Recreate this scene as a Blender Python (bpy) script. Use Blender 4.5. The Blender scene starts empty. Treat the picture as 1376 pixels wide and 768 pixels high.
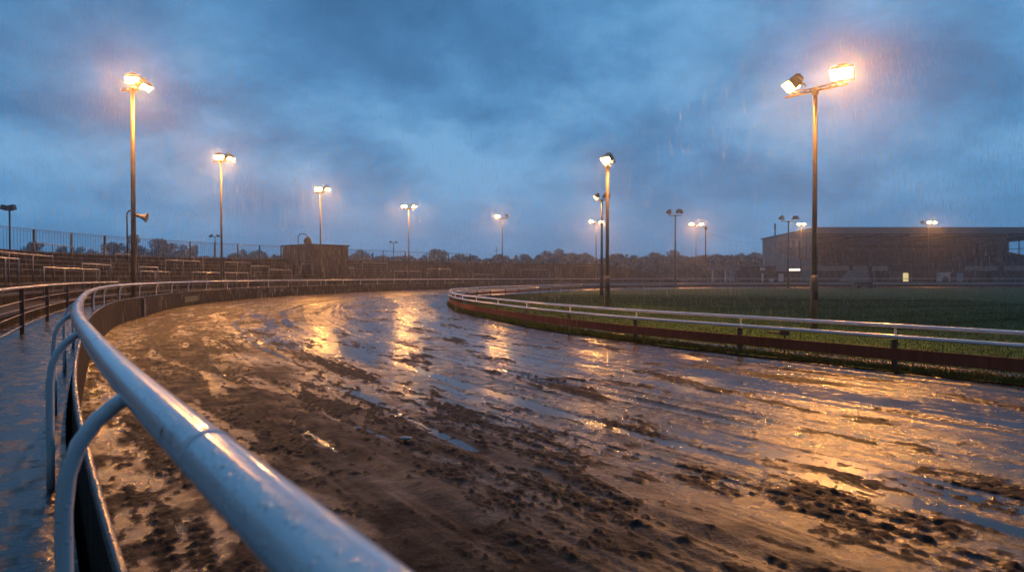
import bpy, bmesh, math, random
import numpy as np
from mathutils import Vector, Matrix
R = math.radians
random.seed(11); rng = np.random.default_rng(5)
S = bpy.context.scene
COL = S.collection
F = 917.0; CX = 688.0; HY = 372.0; EYE = 1.6

# ------------------------------------------------------------------ helpers
def tag(o, label=None, cat=None, group=None, kind=None):
    if label: o['label'] = label
    if cat: o['category'] = cat
    if group: o['group'] = group
    if kind: o['kind'] = kind
    return o

def empty(name, loc, rz=0.0, label=None, cat=None, group=None):
    o = bpy.data.objects.new(name, None); COL.objects.link(o)
    o.location = loc; o.rotation_euler = (0, 0, rz); o.empty_display_size = .2
    return tag(o, label, cat, group)

class MB:
    def __init__(s): s.v = []; s.f = []; s.uv = None
    def add(s, vs, fs):
        b = len(s.v); s.v += [tuple(p) for p in vs]; s.f += [tuple(i + b for i in q) for q in fs]; return s
    def box(s, c, d, M=None):
        hx, hy, hz = d[0]/2, d[1]/2, d[2]/2
        vs = [Vector((x*hx, y*hy, z*hz)) for x in (-1, 1) for y in (-1, 1) for z in (-1, 1)]
        if M is not None: vs = [M @ p for p in vs]
        vs = [p + Vector(c) for p in vs]
        return s.add(vs, [(0,1,3,2),(4,6,7,5),(0,4,5,1),(2,3,7,6),(0,2,6,4),(1,5,7,3)])
    def bar(s, a, b, w, h=None):
        a = Vector(a); b = Vector(b); d = b - a
        if d.length < 1e-6: return s
        q = d.to_track_quat('Y', 'Z').to_matrix()
        return s.box((a + b)/2, (w, d.length, h or w), q)
    def tube(s, pts, r, n=10, caps=True):
        pts = [Vector(p) for p in pts]; rs = r if isinstance(r, (list, tuple)) else [r]*len(pts)
        rings = []; N = None
        for i, p in enumerate(pts):
            t = (pts[min(i+1, len(pts)-1)] - pts[max(i-1, 0)]).normalized()
            if N is None:
                N = t.orthogonal().normalized()
                if abs(t.z) < .9: N = Vector((0, 0, 1)).cross(t).normalized()
            N = (N - t*N.dot(t)).normalized(); B = t.cross(N)
            rings.append([p + (N*math.cos(2*math.pi*k/n) + B*math.sin(2*math.pi*k/n))*rs[i] for k in range(n)])
        vs = [q for r_ in rings for q in r_]; fs = []
        for i in range(len(pts)-1):
            for k in range(n):
                a = i*n+k; b = i*n+(k+1) % n
                fs.append((a, b, b+n, a+n))
        if caps: fs += [tuple(range(n-1, -1, -1)), tuple(range((len(pts)-1)*n, len(pts)*n))]
        return s.add(vs, fs)
    def lathe(s, prof, c=(0, 0, 0), n=16, M=None):
        vs = []; fs = []
        for (r, z) in prof:
            for k in range(n):
                p = Vector((r*math.cos(2*math.pi*k/n), r*math.sin(2*math.pi*k/n), z))
                if M is not None: p = M @ p
                vs.append(p + Vector(c))
        for i in range(len(prof)-1):
            for k in range(n):
                a = i*n+k; b = i*n+(k+1) % n; fs.append((a, b, b+n, a+n))
        fs += [tuple(range(n-1, -1, -1)), tuple(range((len(prof)-1)*n, len(prof)*n))]
        return s.add(vs, fs)
    def mesh(s, name, mat, org=(0, 0, 0), smooth=False):
        me = bpy.data.meshes.new(name)
        o = Vector(org)
        me.from_pydata([(p[0]-o.x, p[1]-o.y, p[2]-o.z) for p in s.v], [], s.f)
        me.materials.append(mat)
        if smooth: me.polygons.foreach_set('use_smooth', [True]*len(me.polygons))
        me.update(); return me
    def build(s, name, mat, parent=None, world=False, smooth=False, bevel=0):
        org = parent.location if (world and parent) else (0, 0, 0)
        me = s.mesh(name, mat, org, smooth)
        return link(name, me, parent, bevel)

def link(name, me, parent=None, bevel=0):
    o = bpy.data.objects.new(name, me); COL.objects.link(o); o.parent = parent
    if bevel:
        m = o.modifiers.new('b', 'BEVEL'); m.width = bevel; m.segments = 2; m.limit_method = 'ANGLE'
    return o

def grid_mesh(name, P, mat, uv=None, smooth=True, attrs=None, flip=False):
    """P (n,m,3) numpy -> mesh object data"""
    n, m = P.shape[:2]
    me = bpy.data.meshes.new(name)
    idx = np.arange(n*m).reshape(n, m)
    q = np.stack([idx[:-1, :-1], idx[1:, :-1], idx[1:, 1:], idx[:-1, 1:]], -1).reshape(-1, 4)
    if flip: q = q[:, ::-1]
    me.vertices.add(n*m); me.vertices.foreach_set('co', P.reshape(-1).astype(np.float32))
    me.loops.add(q.size); me.loops.foreach_set('vertex_index', q.reshape(-1).astype(np.int32))
    me.polygons.add(len(q)); me.polygons.foreach_set('loop_start', np.arange(0, q.size, 4, dtype=np.int32))
    try: me.polygons.foreach_set('loop_total', np.full(len(q), 4, np.int32))
    except Exception: pass
    me.polygons.foreach_set('use_smooth', np.full(len(q), bool(smooth)))
    me.update(calc_edges=True)
    if uv is not None:
        l = me.uv_layers.new(name='UVMap'); l.data.foreach_set('uv', uv.reshape(-1, 2)[q.reshape(-1)].reshape(-1).astype(np.float32))
    for k, a in (attrs or {}).items():
        at = me.attributes.new(k, 'FLOAT', 'POINT'); at.data.foreach_set('value', a.reshape(-1).astype(np.float32))
    me.materials.append(mat); return me

def curve(pts, step=.25):
    P = np.array(pts, float)
    d = np.r_[0, np.cumsum(np.linalg.norm(np.diff(P, axis=0), axis=1)**.75)]
    T = np.zeros_like(P)
    for i in range(len(P)):
        a = max(i-1, 0); b = min(i+1, len(P)-1); T[i] = (P[b]-P[a])/(d[b]-d[a])
    out = []
    for i in range(len(P)-1):
        h = d[i+1]-d[i]; u = np.linspace(0, 1, 60, endpoint=(i == len(P)-2))[:, None]
        out.append((2*u**3-3*u**2+1)*P[i]+(u**3-2*u**2+u)*h*T[i]+(-2*u**3+3*u**2)*P[i+1]+(u**3-u**2)*h*T[i+1])
    Q = np.vstack(out); s = np.r_[0, np.cumsum(np.linalg.norm(np.diff(Q, axis=0), axis=1))]
    n = int(s[-1]/step)+1; ss = np.linspace(0, s[-1], n)
    C = np.stack([np.interp(ss, s, Q[:, 0]), np.interp(ss, s, Q[:, 1])], 1)
    for _ in range(int(2/step)):                         # even out the curvature
        C[1:-1] = .25*C[:-2]+.5*C[1:-1]+.25*C[2:]
    return C

class Path:
    def __init__(self, pts, step=.25):
        self.C = curve(pts, step)
        self.s = np.r_[0, np.cumsum(np.linalg.norm(np.diff(self.C, axis=0), axis=1))]
        T = np.gradient(self.C, axis=0); T /= np.linalg.norm(T, axis=1)[:, None]; self.T = T
        self.L = self.s[-1]
    def at(self, s):
        s = np.asarray(s, float)
        return np.stack([np.interp(s, self.s, self.C[:, 0]), np.interp(s, self.s, self.C[:, 1])], -1)
    def tan(self, s):
        s = np.asarray(s, float)
        t = np.stack([np.interp(s, self.s, self.T[:, 0]), np.interp(s, self.s, self.T[:, 1])], -1)
        return t/np.linalg.norm(t, axis=-1, keepdims=True)
    def off(self, s, o):                                 # o > 0: to the left of travel = outwards
        t = self.tan(s); n = np.stack([-t[..., 1], t[..., 0]], -1)
        return self.at(s)+n*np.asarray(o)[..., None]
    def s_px(self, px, o=0.0, smin=0, smax=1e9):
        ss = self.s[(self.s >= smin) & (self.s <= smax)]
        p = self.off(ss, np.full(len(ss), o)); ok = p[:, 1] > .4
        x = CX+F*p[:, 0]/np.maximum(p[:, 1], .4); x[~ok] = 1e9
        return float(ss[np.argmin(abs(x-px))])
    def s_y(self, y):
        m = self.s < 120; return float(self.s[m][np.argmin(abs(self.C[m][:, 1]-y))])

OUT = Path([(9.9,-13.4),(6.2,-8.2),(.29,0),(-1.37,2.3),(-3.7,5.8),(-7.86,12.7),(-10.8,18.1),(-12.8,22.2),(-14.7,27.5),(-17,34.9),(-18.3,41.5),(-18.6,49.7),
            (-18,57.5),(-16.6,66),(-14.3,74.5),(-11,83),(-6,91),(1,98),(11,104.5),(26,110.5),(50,115),(90,117.5),(150,118.5)])
INN = Path([(24,-9.5),(15.5,-1.2),(9.6,7.0),(7.5,10.05),(6.45,11.6),(5.05,13.7),(3.1,16.7),(1.17,20.7),(.05,23.7),(-.8,26.3),(-1.95,30),(-2.9,34.5),(-3.6,39.5),(-3.9,45),
            (-3.4,50),(-2.3,55),(.8,62.7),(3.8,71),(7.6,79),(16,88),(32,95.5),(55,98.5),(90,100.5),(150,101.5)])

# ------------------------------------------------------------------ noise (numpy)
def _h(ix, iy, seed):
    h = (ix.astype(np.int64)*374761393+iy.astype(np.int64)*668265263+seed*1274126177) & 0xffffffff
    h = ((h ^ (h >> 13))*1274126177) & 0xffffffff
    return (h ^ (h >> 16)) & 0xffff
def perlin(x, y, seed=0):
    x0 = np.floor(x); y0 = np.floor(y); fx = x-x0; fy = y-y0; x0 = x0.astype(np.int64); y0 = y0.astype(np.int64)
    u = fx*fx*fx*(fx*(fx*6-15)+10); v = fy*fy*fy*(fy*(fy*6-15)+10)
    def g(i, j):
        a = _h(x0+i, y0+j, seed)*(2*math.pi/65536); return np.cos(a)*(fx-i)+np.sin(a)*(fy-j)
    return ((g(0,0)*(1-u)+g(1,0)*u)*(1-v)+(g(0,1)*(1-u)+g(1,1)*u)*v)*1.5
def fbm(x, y, seed=0, o=3):
    r = 0; a = 1; t = 0
    for i in range(o): r = r+a*perlin(x*2**i, y*2**i, seed+i*7); t += a; a *= .5
    return r/t*1.3
def sst(a, b, x): t = np.clip((x-a)/(b-a), 0, 1); return t*t*(3-2*t)

# ------------------------------------------------------------------ materials
def new_mat(name):
    m = bpy.data.materials.new(name); m.use_nodes = True; nt = m.node_tree
    b = nt.nodes['Principled BSDF']; return m, nt, b
def N(nt, t, **k):
    n = nt.nodes.new(t)
    for a, v in k.items():
        if a in n.inputs: n.inputs[a].default_value = v
        else: setattr(n, a, v)
    return n
def ramp(nt, src, stops):
    r = nt.nodes.new('ShaderNodeValToRGB'); e = r.color_ramp.elements
    e[0].position, e[0].color = stops[0][0], stops[0][1]
    e[1].position, e[1].color = stops[-1][0], stops[-1][1]
    for p, c in stops[1:-1]:
        x = e.new(p); x.color = c
    nt.links.new(src, r.inputs[0]); return r
def g4(v): return (v, v, v, 1)
def mat(name, c1, c2, scale=6, rough=(.35, .6), bump=.1, bscale=40, metal=0, stretch=(1, 1, 1), coord='Object', spec=.5, bdist=.01, coat=0):
    m, nt, b = new_mat(name)
    tc = N(nt, 'ShaderNodeTexCoord'); mp = N(nt, 'ShaderNodeMapping'); mp.inputs['Scale'].default_value = stretch
    nt.links.new(tc.outputs[coord], mp.inputs[0])
    n = N(nt, 'ShaderNodeTexNoise', Scale=scale, Detail=6, Roughness=.65); nt.links.new(mp.outputs[0], n.inputs['Vector'])
    r = ramp(nt, n.outputs[0], [(.3, (*c1, 1)), (.7, (*c2, 1))]); nt.links.new(r.outputs[0], b.inputs['Base Color'])
    n2 = N(nt, 'ShaderNodeTexNoise', Scale=scale*2.3, Detail=4); nt.links.new(mp.outputs[0], n2.inputs['Vector'])
    r2 = ramp(nt, n2.outputs[0], [(.35, g4(rough[0])), (.65, g4(rough[1]))]); nt.links.new(r2.outputs[0], b.inputs['Roughness'])
    n3 = N(nt, 'ShaderNodeTexNoise', Scale=bscale, Detail=4); nt.links.new(mp.outputs[0], n3.inputs['Vector'])
    bp = N(nt, 'ShaderNodeBump', Strength=bump, Distance=bdist); nt.links.new(n3.outputs[0], bp.inputs['Height']); nt.links.new(bp.outputs[0], b.inputs['Normal'])
    b.inputs['Metallic'].default_value = metal; b.inputs['Specular IOR Level'].default_value = spec; b.inputs['Coat Weight'].default_value = coat
    b.inputs['Coat Roughness'].default_value = .1
    return m
M = {}
M['pole'] = mat('galvanised_pole', (.10,.085,.07), (.24,.20,.16), 5, (.35,.6), .15, 60, .35, (1,1,.25))
M['pole_dark'] = mat('dark_pole', (.035,.035,.04), (.08,.075,.07), 5, (.35,.6), .15, 60, .2, (1,1,.3))
M['housing'] = mat('lamp_housing', (.16,.13,.10), (.32,.26,.19), 9, (.3,.5), .05, 60, .3)
M['concrete'] = mat('terrace_concrete', (.009,.0065,.006), (.020,.015,.014), 1.3, (.55,.85), .3, 25, 0, bdist=.01, spec=.06)
M['back'] = mat('fence_steel', (.05,.05,.055), (.11,.11,.12), 8, (.35,.6), .1, 50, .3)
M['galv'] = mat('barrier_steel', (.30,.29,.28), (.52,.50,.48), 8, (.25,.45), .08, 60, .5)
M['greyrail'] = mat('grey_rail', (.16,.15,.15), (.32,.30,.29), 8, (.25,.5), .1, 60, .3)
M['rust'] = mat('rusty_steel', (.06,.03,.02), (.13,.07,.045), 6, (.4,.65), .3, 60, .1, (1,1,.5))
M['shed'] = mat('shed_cladding', (.07,.035,.025), (.14,.075,.05), 3, (.45,.7), .3, 20, 0, (6,6,.5))
M['roof_dark'] = mat('roof_felt', (.03,.028,.028), (.06,.055,.05), 4, (.4,.6), .2, 30)
M['clad'] = mat('grey_cladding', (.15,.15,.155), (.25,.245,.25), 1.2, (.4,.6), .15, 8, 0, (4,4,.4))
M['fascia'] = mat('fascia', (.15,.14,.15), (.24,.22,.23), .6, (.4,.6), .1, 8)
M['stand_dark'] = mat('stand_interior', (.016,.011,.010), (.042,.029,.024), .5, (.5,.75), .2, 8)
M['stand_wall'] = mat('stand_brown_wall', (.06,.04,.03), (.12,.08,.065), .8, (.45,.7), .2, 8, 0, (1,1,.4))
M['seat'] = mat('tiers', (.016,.014,.020), (.038,.033,.042), 1.0, (.4,.65), .2, 10)
M['parapet'] = mat('pale_parapet', (.24,.21,.21), (.38,.35,.34), 1, (.35,.6), .1, 8)
M['white'] = mat('white_paint_wall', (.6,.58,.56), (.78,.76,.74), 3, (.35,.6), .1, 20)
M['blue_door'] = mat('pale_blue_door', (.30,.40,.50), (.42,.52,.62), 3, (.35,.6), .1, 20)
M['cream'] = mat('cream_panel', (.12,.10,.045), (.22,.19,.09), 5, (.4,.6), .1, 20)
M['bark'] = mat('bark', (.03,.022,.018), (.07,.05,.04), 8, (.6,.9), .5, 20)
M['leaf'] = mat('foliage', (.035,.045,.025), (.085,.085,.055), .6, (.5,.7), .1, 10)
M['leaf_brown'] = mat('brown_foliage', (.06,.045,.03), (.11,.08,.055), .6, (.5,.7), .1, 10)
M['walk'] = mat('wet_asphalt', (.010,.010,.012), (.034,.030,.028), 3.5, (.03,.42), .6, 30, 0, bdist=.010, spec=.28)
M['pave'] = mat('apron_asphalt', (.03,.026,.025), (.06,.05,.045), 2, (.12,.4), .3, 20)
M['ground'] = mat('far_ground', (.03,.035,.02), (.06,.06,.035), .3, (.6,.8), .4, 5)
M['horn'] = mat('horn_grey', (.35,.30,.24), (.5,.44,.36), 20, (.3,.5), .1, 60)
M['post_green'] = mat('dark_green_post', (.022,.026,.02), (.06,.05,.035), 9, (.4,.6), .3, 50)
M['black'] = mat('black_plastic', (.02,.02,.022), (.04,.04,.04), 9, (.3,.5), .1, 50)
M['stone'] = mat('pale_stone', (.4,.36,.32), (.6,.55,.5), 20, (.2,.4), .3, 60)

def paint_mat():
    m, nt, b = new_mat('wet_white_paint')
    tc = N(nt, 'ShaderNodeTexCoord')
    n = N(nt, 'ShaderNodeTexNoise', Scale=5, Detail=7, Roughness=.7); nt.links.new(tc.outputs['Object'], n.inputs['Vector'])
    r = ramp(nt, n.outputs[0], [(.26, (.46,.44,.42,1)), (.40, (.78,.78,.79,1)), (.8, (.88,.88,.89,1))]); nd = N(nt, 'ShaderNodeTexNoise', Scale=38, Detail=5, Roughness=.6); nt.links.new(tc.outputs['Object'], nd.inputs['Vector'])
    rd = ramp(nt, nd.outputs[0], [(.655, g4(0)), (.70, g4(1))]); md = N(nt, 'ShaderNodeMix', data_type='RGBA'); nt.links.new(rd.outputs[0], md.inputs[0]); nt.links.new(r.outputs[0], md.inputs[6]); md.inputs[7].default_value = (.10,.065,.04,1)
    nt.links.new(md.outputs[2], b.inputs['Base Color'])
    v = N(nt, 'ShaderNodeTexVoronoi', Scale=75); v.feature = 'F1'; nt.links.new(tc.outputs['Object'], v.inputs['Vector'])
    dr = ramp(nt, v.outputs['Distance'], [(.08, g4(1)), (.42, g4(0))])
    v2 = N(nt, 'ShaderNodeTexVoronoi', Scale=230); nt.links.new(tc.outputs['Object'], v2.inputs['Vector'])
    dr2 = ramp(nt, v2.outputs['Distance'], [(.05, g4(.3)), (.4, g4(0))])
    wv = N(nt, 'ShaderNodeTexWhiteNoise')
    nt.links.new(v.outputs['Color'], wv.inputs[0])
    gt = N(nt, 'ShaderNodeMath', operation='GREATER_THAN'); gt.inputs[1].default_value = .58; nt.links.new(wv.outputs[0], gt.inputs[0])
    mu = N(nt, 'ShaderNodeMath', operation='MULTIPLY'); nt.links.new(dr.outputs[0], mu.inputs[0]); nt.links.new(gt.outputs[0], mu.inputs[1])
    ad = N(nt, 'ShaderNodeMath', operation='ADD'); nt.links.new(mu.outputs[0], ad.inputs[0]); nt.links.new(dr2.outputs[0], ad.inputs[1])
    bp = N(nt, 'ShaderNodeBump', Strength=.8, Distance=.0028); nt.links.new(ad.outputs[0], bp.inputs['Height']); nt.links.new(bp.outputs[0], b.inputs['Normal'])
    b.inputs['Roughness'].default_value = .2; b.inputs['Coat Weight'].default_value = .5; b.inputs['Coat Roughness'].default_value = .08
    return m
M['paint'] = paint_mat()

def boards_mat(name, c1, c2, per=.28, rough=(.6,.85)):
    """uv.x metres along, uv.y metres up; boards stand upright, streaked"""
    m, nt, b = new_mat(name)
    uv = N(nt, 'ShaderNodeUVMap'); mp = N(nt, 'ShaderNodeMapping'); mp.inputs['Scale'].default_value = (5, .8, 1)
    nt.links.new(uv.outputs[0], mp.inputs[0])
    n = N(nt, 'ShaderNodeTexNoise', Scale=1.6, Detail=8, Roughness=.7); nt.links.new(mp.outputs[0], n.inputs['Vector'])
    r = ramp(nt, n.outputs[0], [(.3, (*c1, 1)), (.52, (*[(a+d)/2 for a, d in zip(c1, c2)], 1)), (.75, (*c2, 1))])
    sep = N(nt, 'ShaderNodeSeparateXYZ'); nt.links.new(uv.outputs[0], sep.inputs[0])
    dv = N(nt, 'ShaderNodeMath', operation='DIVIDE'); dv.inputs[1].default_value = per; nt.links.new(sep.outputs[0], dv.inputs[0])
    fl = N(nt, 'ShaderNodeMath', operation='FLOOR'); nt.links.new(dv.outputs[0], fl.inputs[0])
    wn = N(nt, 'ShaderNodeTexWhiteNoise'); wn.noise_dimensions = '1D'; nt.links.new(fl.outputs[0], wn.inputs['W'])
    rr = ramp(nt, wn.outputs[0], [(0, g4(.72)), (1, g4(1.12))])
    mx = N(nt, 'ShaderNodeMix', data_type='RGBA', blend_type='MULTIPLY'); mx.inputs[0].default_value = 1
    nt.links.new(r.outputs[0], mx.inputs[6]); nt.links.new(rr.outputs[0], mx.inputs[7]); nt.links.new(mx.outputs[2], b.inputs['Base Color'])
    fr = N(nt, 'ShaderNodeMath', operation='FRACT'); nt.links.new(dv.outputs[0], fr.inputs[0])
    gr = ramp(nt, fr.outputs[0], [(0, g4(0)), (.06, g4(1))])
    bp = N(nt, 'ShaderNodeBump', Strength=.6, Distance=.01); nt.links.new(gr.outputs[0], bp.inputs['Height'])
    n3 = N(nt, 'ShaderNodeTexNoise', Scale=30, Detail=5); nt.links.new(uv.outputs[0], n3.inputs['Vector'])
    bp2 = N(nt, 'ShaderNodeBump', Strength=.3, Distance=.01); nt.links.new(n3.outputs[0], bp2.inputs['Height']); nt.links.new(bp.outputs[0], bp2.inputs['Normal'])
    nt.links.new(bp2.outputs[0], b.inputs['Normal'])
    r2 = ramp(nt, n.outputs[0], [(.3, g4(rough[1])), (.7, g4(rough[0]))]); nt.links.new(r2.outputs[0], b.inputs['Roughness']); b.inputs['Specular IOR Level'].default_value = .2
    return m
M['wall'] = boards_mat('weathered_boards', (.011,.007,.005), (.060,.036,.021), .3)
M['kick'] = boards_mat('oxide_red_board', (.13,.030,.018), (.26,.070,.038), 2.44, (.55,.8))

def mud_mat():
    m, nt, b = new_mat('wet_mud')
    at = N(nt, 'ShaderNodeAttribute'); at.attribute_name = 'clod'
    tc = N(nt, 'ShaderNodeTexCoord')
    n = N(nt, 'ShaderNodeTexNoise', Scale=3.1, Detail=10, Roughness=.75); nt.links.new(tc.outputs['Object'], n.inputs['Vector'])
    tn = N(nt, 'ShaderNodeAttribute'); tn.attribute_name = 'tone'; ma = N(nt, 'ShaderNodeMath', operation='MULTIPLY_ADD'); ma.inputs[1].default_value = .5; nt.links.new(tn.outputs['Fac'], ma.inputs[0]); nt.links.new(n.outputs[0], ma.inputs[2])
    r = ramp(nt, ma.outputs[0], [(.3, (.019,.0105,.0055,1)), (.5, (.041,.024,.0125,1)), (.72, (.084,.050,.028,1))])
    ng = N(nt, 'ShaderNodeTexNoise', Scale=42, Detail=6, Roughness=.8); nt.links.new(tc.outputs['Object'], ng.inputs['Vector'])
    rg = ramp(nt, ng.outputs[0], [(.34, g4(.35)), (.5, g4(1.0)), (.66, g4(1.9))]); rg.color_ramp.interpolation = 'LINEAR'
    mg = N(nt, 'ShaderNodeMix', data_type='RGBA', blend_type='MULTIPLY'); mg.inputs[0].default_value = .85; nt.links.new(r.outputs[0], mg.inputs[6]); nt.links.new(rg.outputs[0], mg.inputs[7])
    mx = N(nt, 'ShaderNodeMix', data_type='RGBA'); nt.links.new(at.outputs['Fac'], mx.inputs[0])
    nt.links.new(mg.outputs[2], mx.inputs[6]); mx.inputs[7].default_value = (.009,.006,.004,1)
    nt.links.new(mx.outputs[2], b.inputs['Base Color'])
    n2 = N(nt, 'ShaderNodeTexNoise', Scale=2.2, Detail=8, Roughness=.7); nt.links.new(tc.outputs['Object'], n2.inputs['Vector'])
    r2 = ramp(nt, n2.outputs[0], [(.36, g4(.52)), (.62, g4(.85))])
    # dark loose clods are matt, the packed surface carries a film of water
    mr = N(nt, 'ShaderNodeMix', data_type='FLOAT'); nt.links.new(at.outputs['Fac'], mr.inputs[0]); mr.inputs[3].default_value = .62
    aw = N(nt, 'ShaderNodeAttribute'); aw.attribute_name = 'wet'
    r2w = ramp(nt, n2.outputs[0], [(.38, g4(.11)), (.64, g4(.36))]); mw = N(nt, 'ShaderNodeMix', data_type='FLOAT'); nt.links.new(aw.outputs['Fac'], mw.inputs[0])
    nt.links.new(r2.outputs[0], mw.inputs[2]); nt.links.new(r2w.outputs[0], mw.inputs[3]); nt.links.new(mw.outputs[0], mr.inputs[2])
    nt.links.new(mr.outputs[0], b.inputs['Roughness'])
    n3 = N(nt, 'ShaderNodeTexNoise', Scale=55, Detail=5, Roughness=.65); nt.links.new(tc.outputs['Object'], n3.inputs['Vector'])
    n4 = N(nt, 'ShaderNodeTexNoise', Scale=21, Detail=5, Roughness=.6); nt.links.new(tc.outputs['Object'], n4.inputs['Vector'])
    b1 = N(nt, 'ShaderNodeBump', Strength=.9, Distance=.006); nt.links.new(n3.outputs[0], b1.inputs['Height'])
    bs_ = N(nt, 'ShaderNodeMath', operation='MULTIPLY_ADD'); bs_.inputs[1].default_value = -.22; bs_.inputs[2].default_value = .9; nt.links.new(aw.outputs['Fac'], bs_.inputs[0]); nt.links.new(bs_.outputs[0], b1.inputs['Strength'])
    b2 = N(nt, 'ShaderNodeBump', Strength=.6, Distance=.012); nt.links.new(n4.outputs[0], b2.inputs['Height']); cs_ = N(nt, 'ShaderNodeMath', operation='MULTIPLY_ADD'); cs_.inputs[1].default_value = .4; cs_.inputs[2].default_value = .55; nt.links.new(at.outputs['Fac'], cs_.inputs[0]); nt.links.new(cs_.outputs[0], b2.inputs['Strength'])
    b2.inputs['Distance'].default_value = .02; nt.links.new(b1.outputs[0], b2.inputs['Normal'])
    sp_ = N(nt, 'ShaderNodeMix', data_type='FLOAT'); nt.links.new(aw.outputs['Fac'], sp_.inputs[0]); sp_.inputs[2].default_value = .14; sp_.inputs[3].default_value = .27
    sp2 = N(nt, 'ShaderNodeMix', data_type='FLOAT'); nt.links.new(at.outputs['Fac'], sp2.inputs[0]); nt.links.new(sp_.outputs[0], sp2.inputs[2]); sp2.inputs[3].default_value = .12
    nt.links.new(sp2.outputs[0], b.inputs['Specular IOR Level']); nt.links.new(b2.outputs[0], b.inputs['Normal'])
    return m
M['mud'] = mud_mat()
def water_mat():
    m, nt, b = new_mat('muddy_water')
    tc = N(nt, 'ShaderNodeTexCoord')
    n = N(nt, 'ShaderNodeTexNoise', Scale=.8, Detail=5); nt.links.new(tc.outputs['Object'], n.inputs['Vector'])
    r = ramp(nt, n.outputs[0], [(.3, (.05,.034,.025,1)), (.7, (.09,.062,.046,1))]); nt.links.new(r.outputs[0], b.inputs['Base Color'])
    n2 = N(nt, 'ShaderNodeTexNoise', Scale=30, Detail=4, Roughness=.6); nt.links.new(tc.outputs['Object'], n2.inputs['Vector'])
    b1 = N(nt, 'ShaderNodeBump', Strength=.5, Distance=.007); nt.links.new(n2.outputs[0], b1.inputs['Height'])
    # rings of falling drops
    v = N(nt, 'ShaderNodeTexVoronoi', Scale=5.5); nt.links.new(tc.outputs['Object'], v.inputs['Vector'])
    mu = N(nt, 'ShaderNodeMath', operation='MULTIPLY'); mu.inputs[1].default_value = 60; nt.links.new(v.outputs['Distance'], mu.inputs[0])
    sn = N(nt, 'ShaderNodeMath', operation='SINE'); nt.links.new(mu.outputs[0], sn.inputs[0])
    fa = ramp(nt, v.outputs['Distance'], [(.0, g4(1)), (.42, g4(0))])
    m2 = N(nt, 'ShaderNodeMath', operation='MULTIPLY'); nt.links.new(sn.outputs[0], m2.inputs[0]); nt.links.new(fa.outputs[0], m2.inputs[1])
    b2 = N(nt, 'ShaderNodeBump', Strength=.25, Distance=.002); nt.links.new(m2.outputs[0], b2.inputs['Height']); nt.links.new(b1.outputs[0], b2.inputs['Normal'])
    nt.links.new(b2.outputs[0], b.inputs['Normal'])
    n3 = N(nt, 'ShaderNodeTexNoise', Scale=1.7, Detail=5); nt.links.new(tc.outputs['Object'], n3.inputs['Vector'])
    r3 = ramp(nt, n3.outputs[0], [(.35, g4(.08)), (.65, g4(.22))]); nt.links.new(r3.outputs[0], b.inputs['Roughness'])
    b.inputs['IOR'].default_value = 1.33; b.inputs['Specular IOR Level'].default_value = .42
    return m
M['water'] = water_mat()
def grass_mat(name, c1, c2, sc):
    m = mat(name, c1, c2, sc, (.75,.9), .9, 18, 0, (1,1,1), 'Object', .08, .05); return m
M['lawn'] = grass_mat('lawn', (.026,.060,.010), (.056,.112,.020), .5)
M['blade'] = grass_mat('grass_blades', (.032,.058,.011), (.075,.108,.024), .5)
def emit(name, col, st):
    m, nt, b = new_mat(name); nt.nodes.remove(b); e = N(nt, 'ShaderNodeEmission', Strength=st); e.inputs[0].default_value = (*col, 1)
    nt.links.new(e.outputs[0], nt.nodes['Material Output'].inputs[0]); return m
LAMP = 3700
M['lit'] = emit('sodium_glass', (1, .40, .075), LAMP)
M['lit_dim'] = emit('sodium_glass_dim', (1, .40, .075), LAMP*.55)
M['sign_lit'] = emit('lit_strip', (1, .82, .6), 3.0)
M['door_lit'] = emit('lit_doorway', (1, .8, .35), .9)
m, nt, b = new_mat('unlit_glass'); b.inputs['Base Color'].default_value = (.06,.07,.08,1); b.inputs['Roughness'].default_value = .1; M['unlit'] = m
m, nt, b = new_mat('window_glass'); b.inputs['Base Color'].default_value = (.75,.82,.86,1); b.inputs['Roughness'].default_value = .05; b.inputs['Transmission Weight'].default_value = 1; b.inputs['IOR'].default_value = 1.02; M['glass'] = m
m, nt, b = new_mat('dark_glazing'); b.inputs['Base Color'].default_value = (.035,.028,.028,1); b.inputs['Roughness'].default_value = .25; M['dglass'] = m

# ------------------------------------------------------------------ the ground, track, water, lawn
AN = [((9.9,-13.4),(24,-9.5)),((6.2,-8.2),(15.5,-1.2)),((.33,0),(9.6,7.0)),((-3.7,5.8),(5.05,13.7)),((-7.86,12.7),(2.4,18.1)),((-12.8,22.2),(-.8,26.3)),((-17,34.9),(-3.3,37)),
      ((-18.6,49.7),(-3.75,47.5)),((-16.6,66),(-1.6,57)),((-11,83),(2.4,67)),((1,98),(8.8,80.5)),((11,104.5),(18,89.5)),((50,115),(50,98)),((90,117.5),(90,100.5)),((150,118.5),(150,101.5))]
def nearest(P, p): return float(P.s[np.argmin(((P.C-np.array(p))**2).sum(1))])
so = np.array([nearest(OUT, a) for a, _ in AN]); si = np.array([nearest(INN, b_) for _, b_ in AN])
kk = np.arange(len(AN), dtype=float)
K = np.linspace(0, len(AN)-1, 6000)
def pch(k, v):                                            # smooth monotone-ish map
    c = curve(np.stack([kk*10, v], 1), .2); return np.interp(k*10, c[:, 0], c[:, 1])
SO = pch(K, so); SI = pch(K, si)
PO = OUT.off(SO, np.full(len(K), .03)); PI_ = INN.off(SI, np.full(len(K), -.9))
MID = (PO+PI_)/2; SM = np.r_[0, np.cumsum(np.linalg.norm(np.diff(MID, axis=0), axis=1))]
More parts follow.
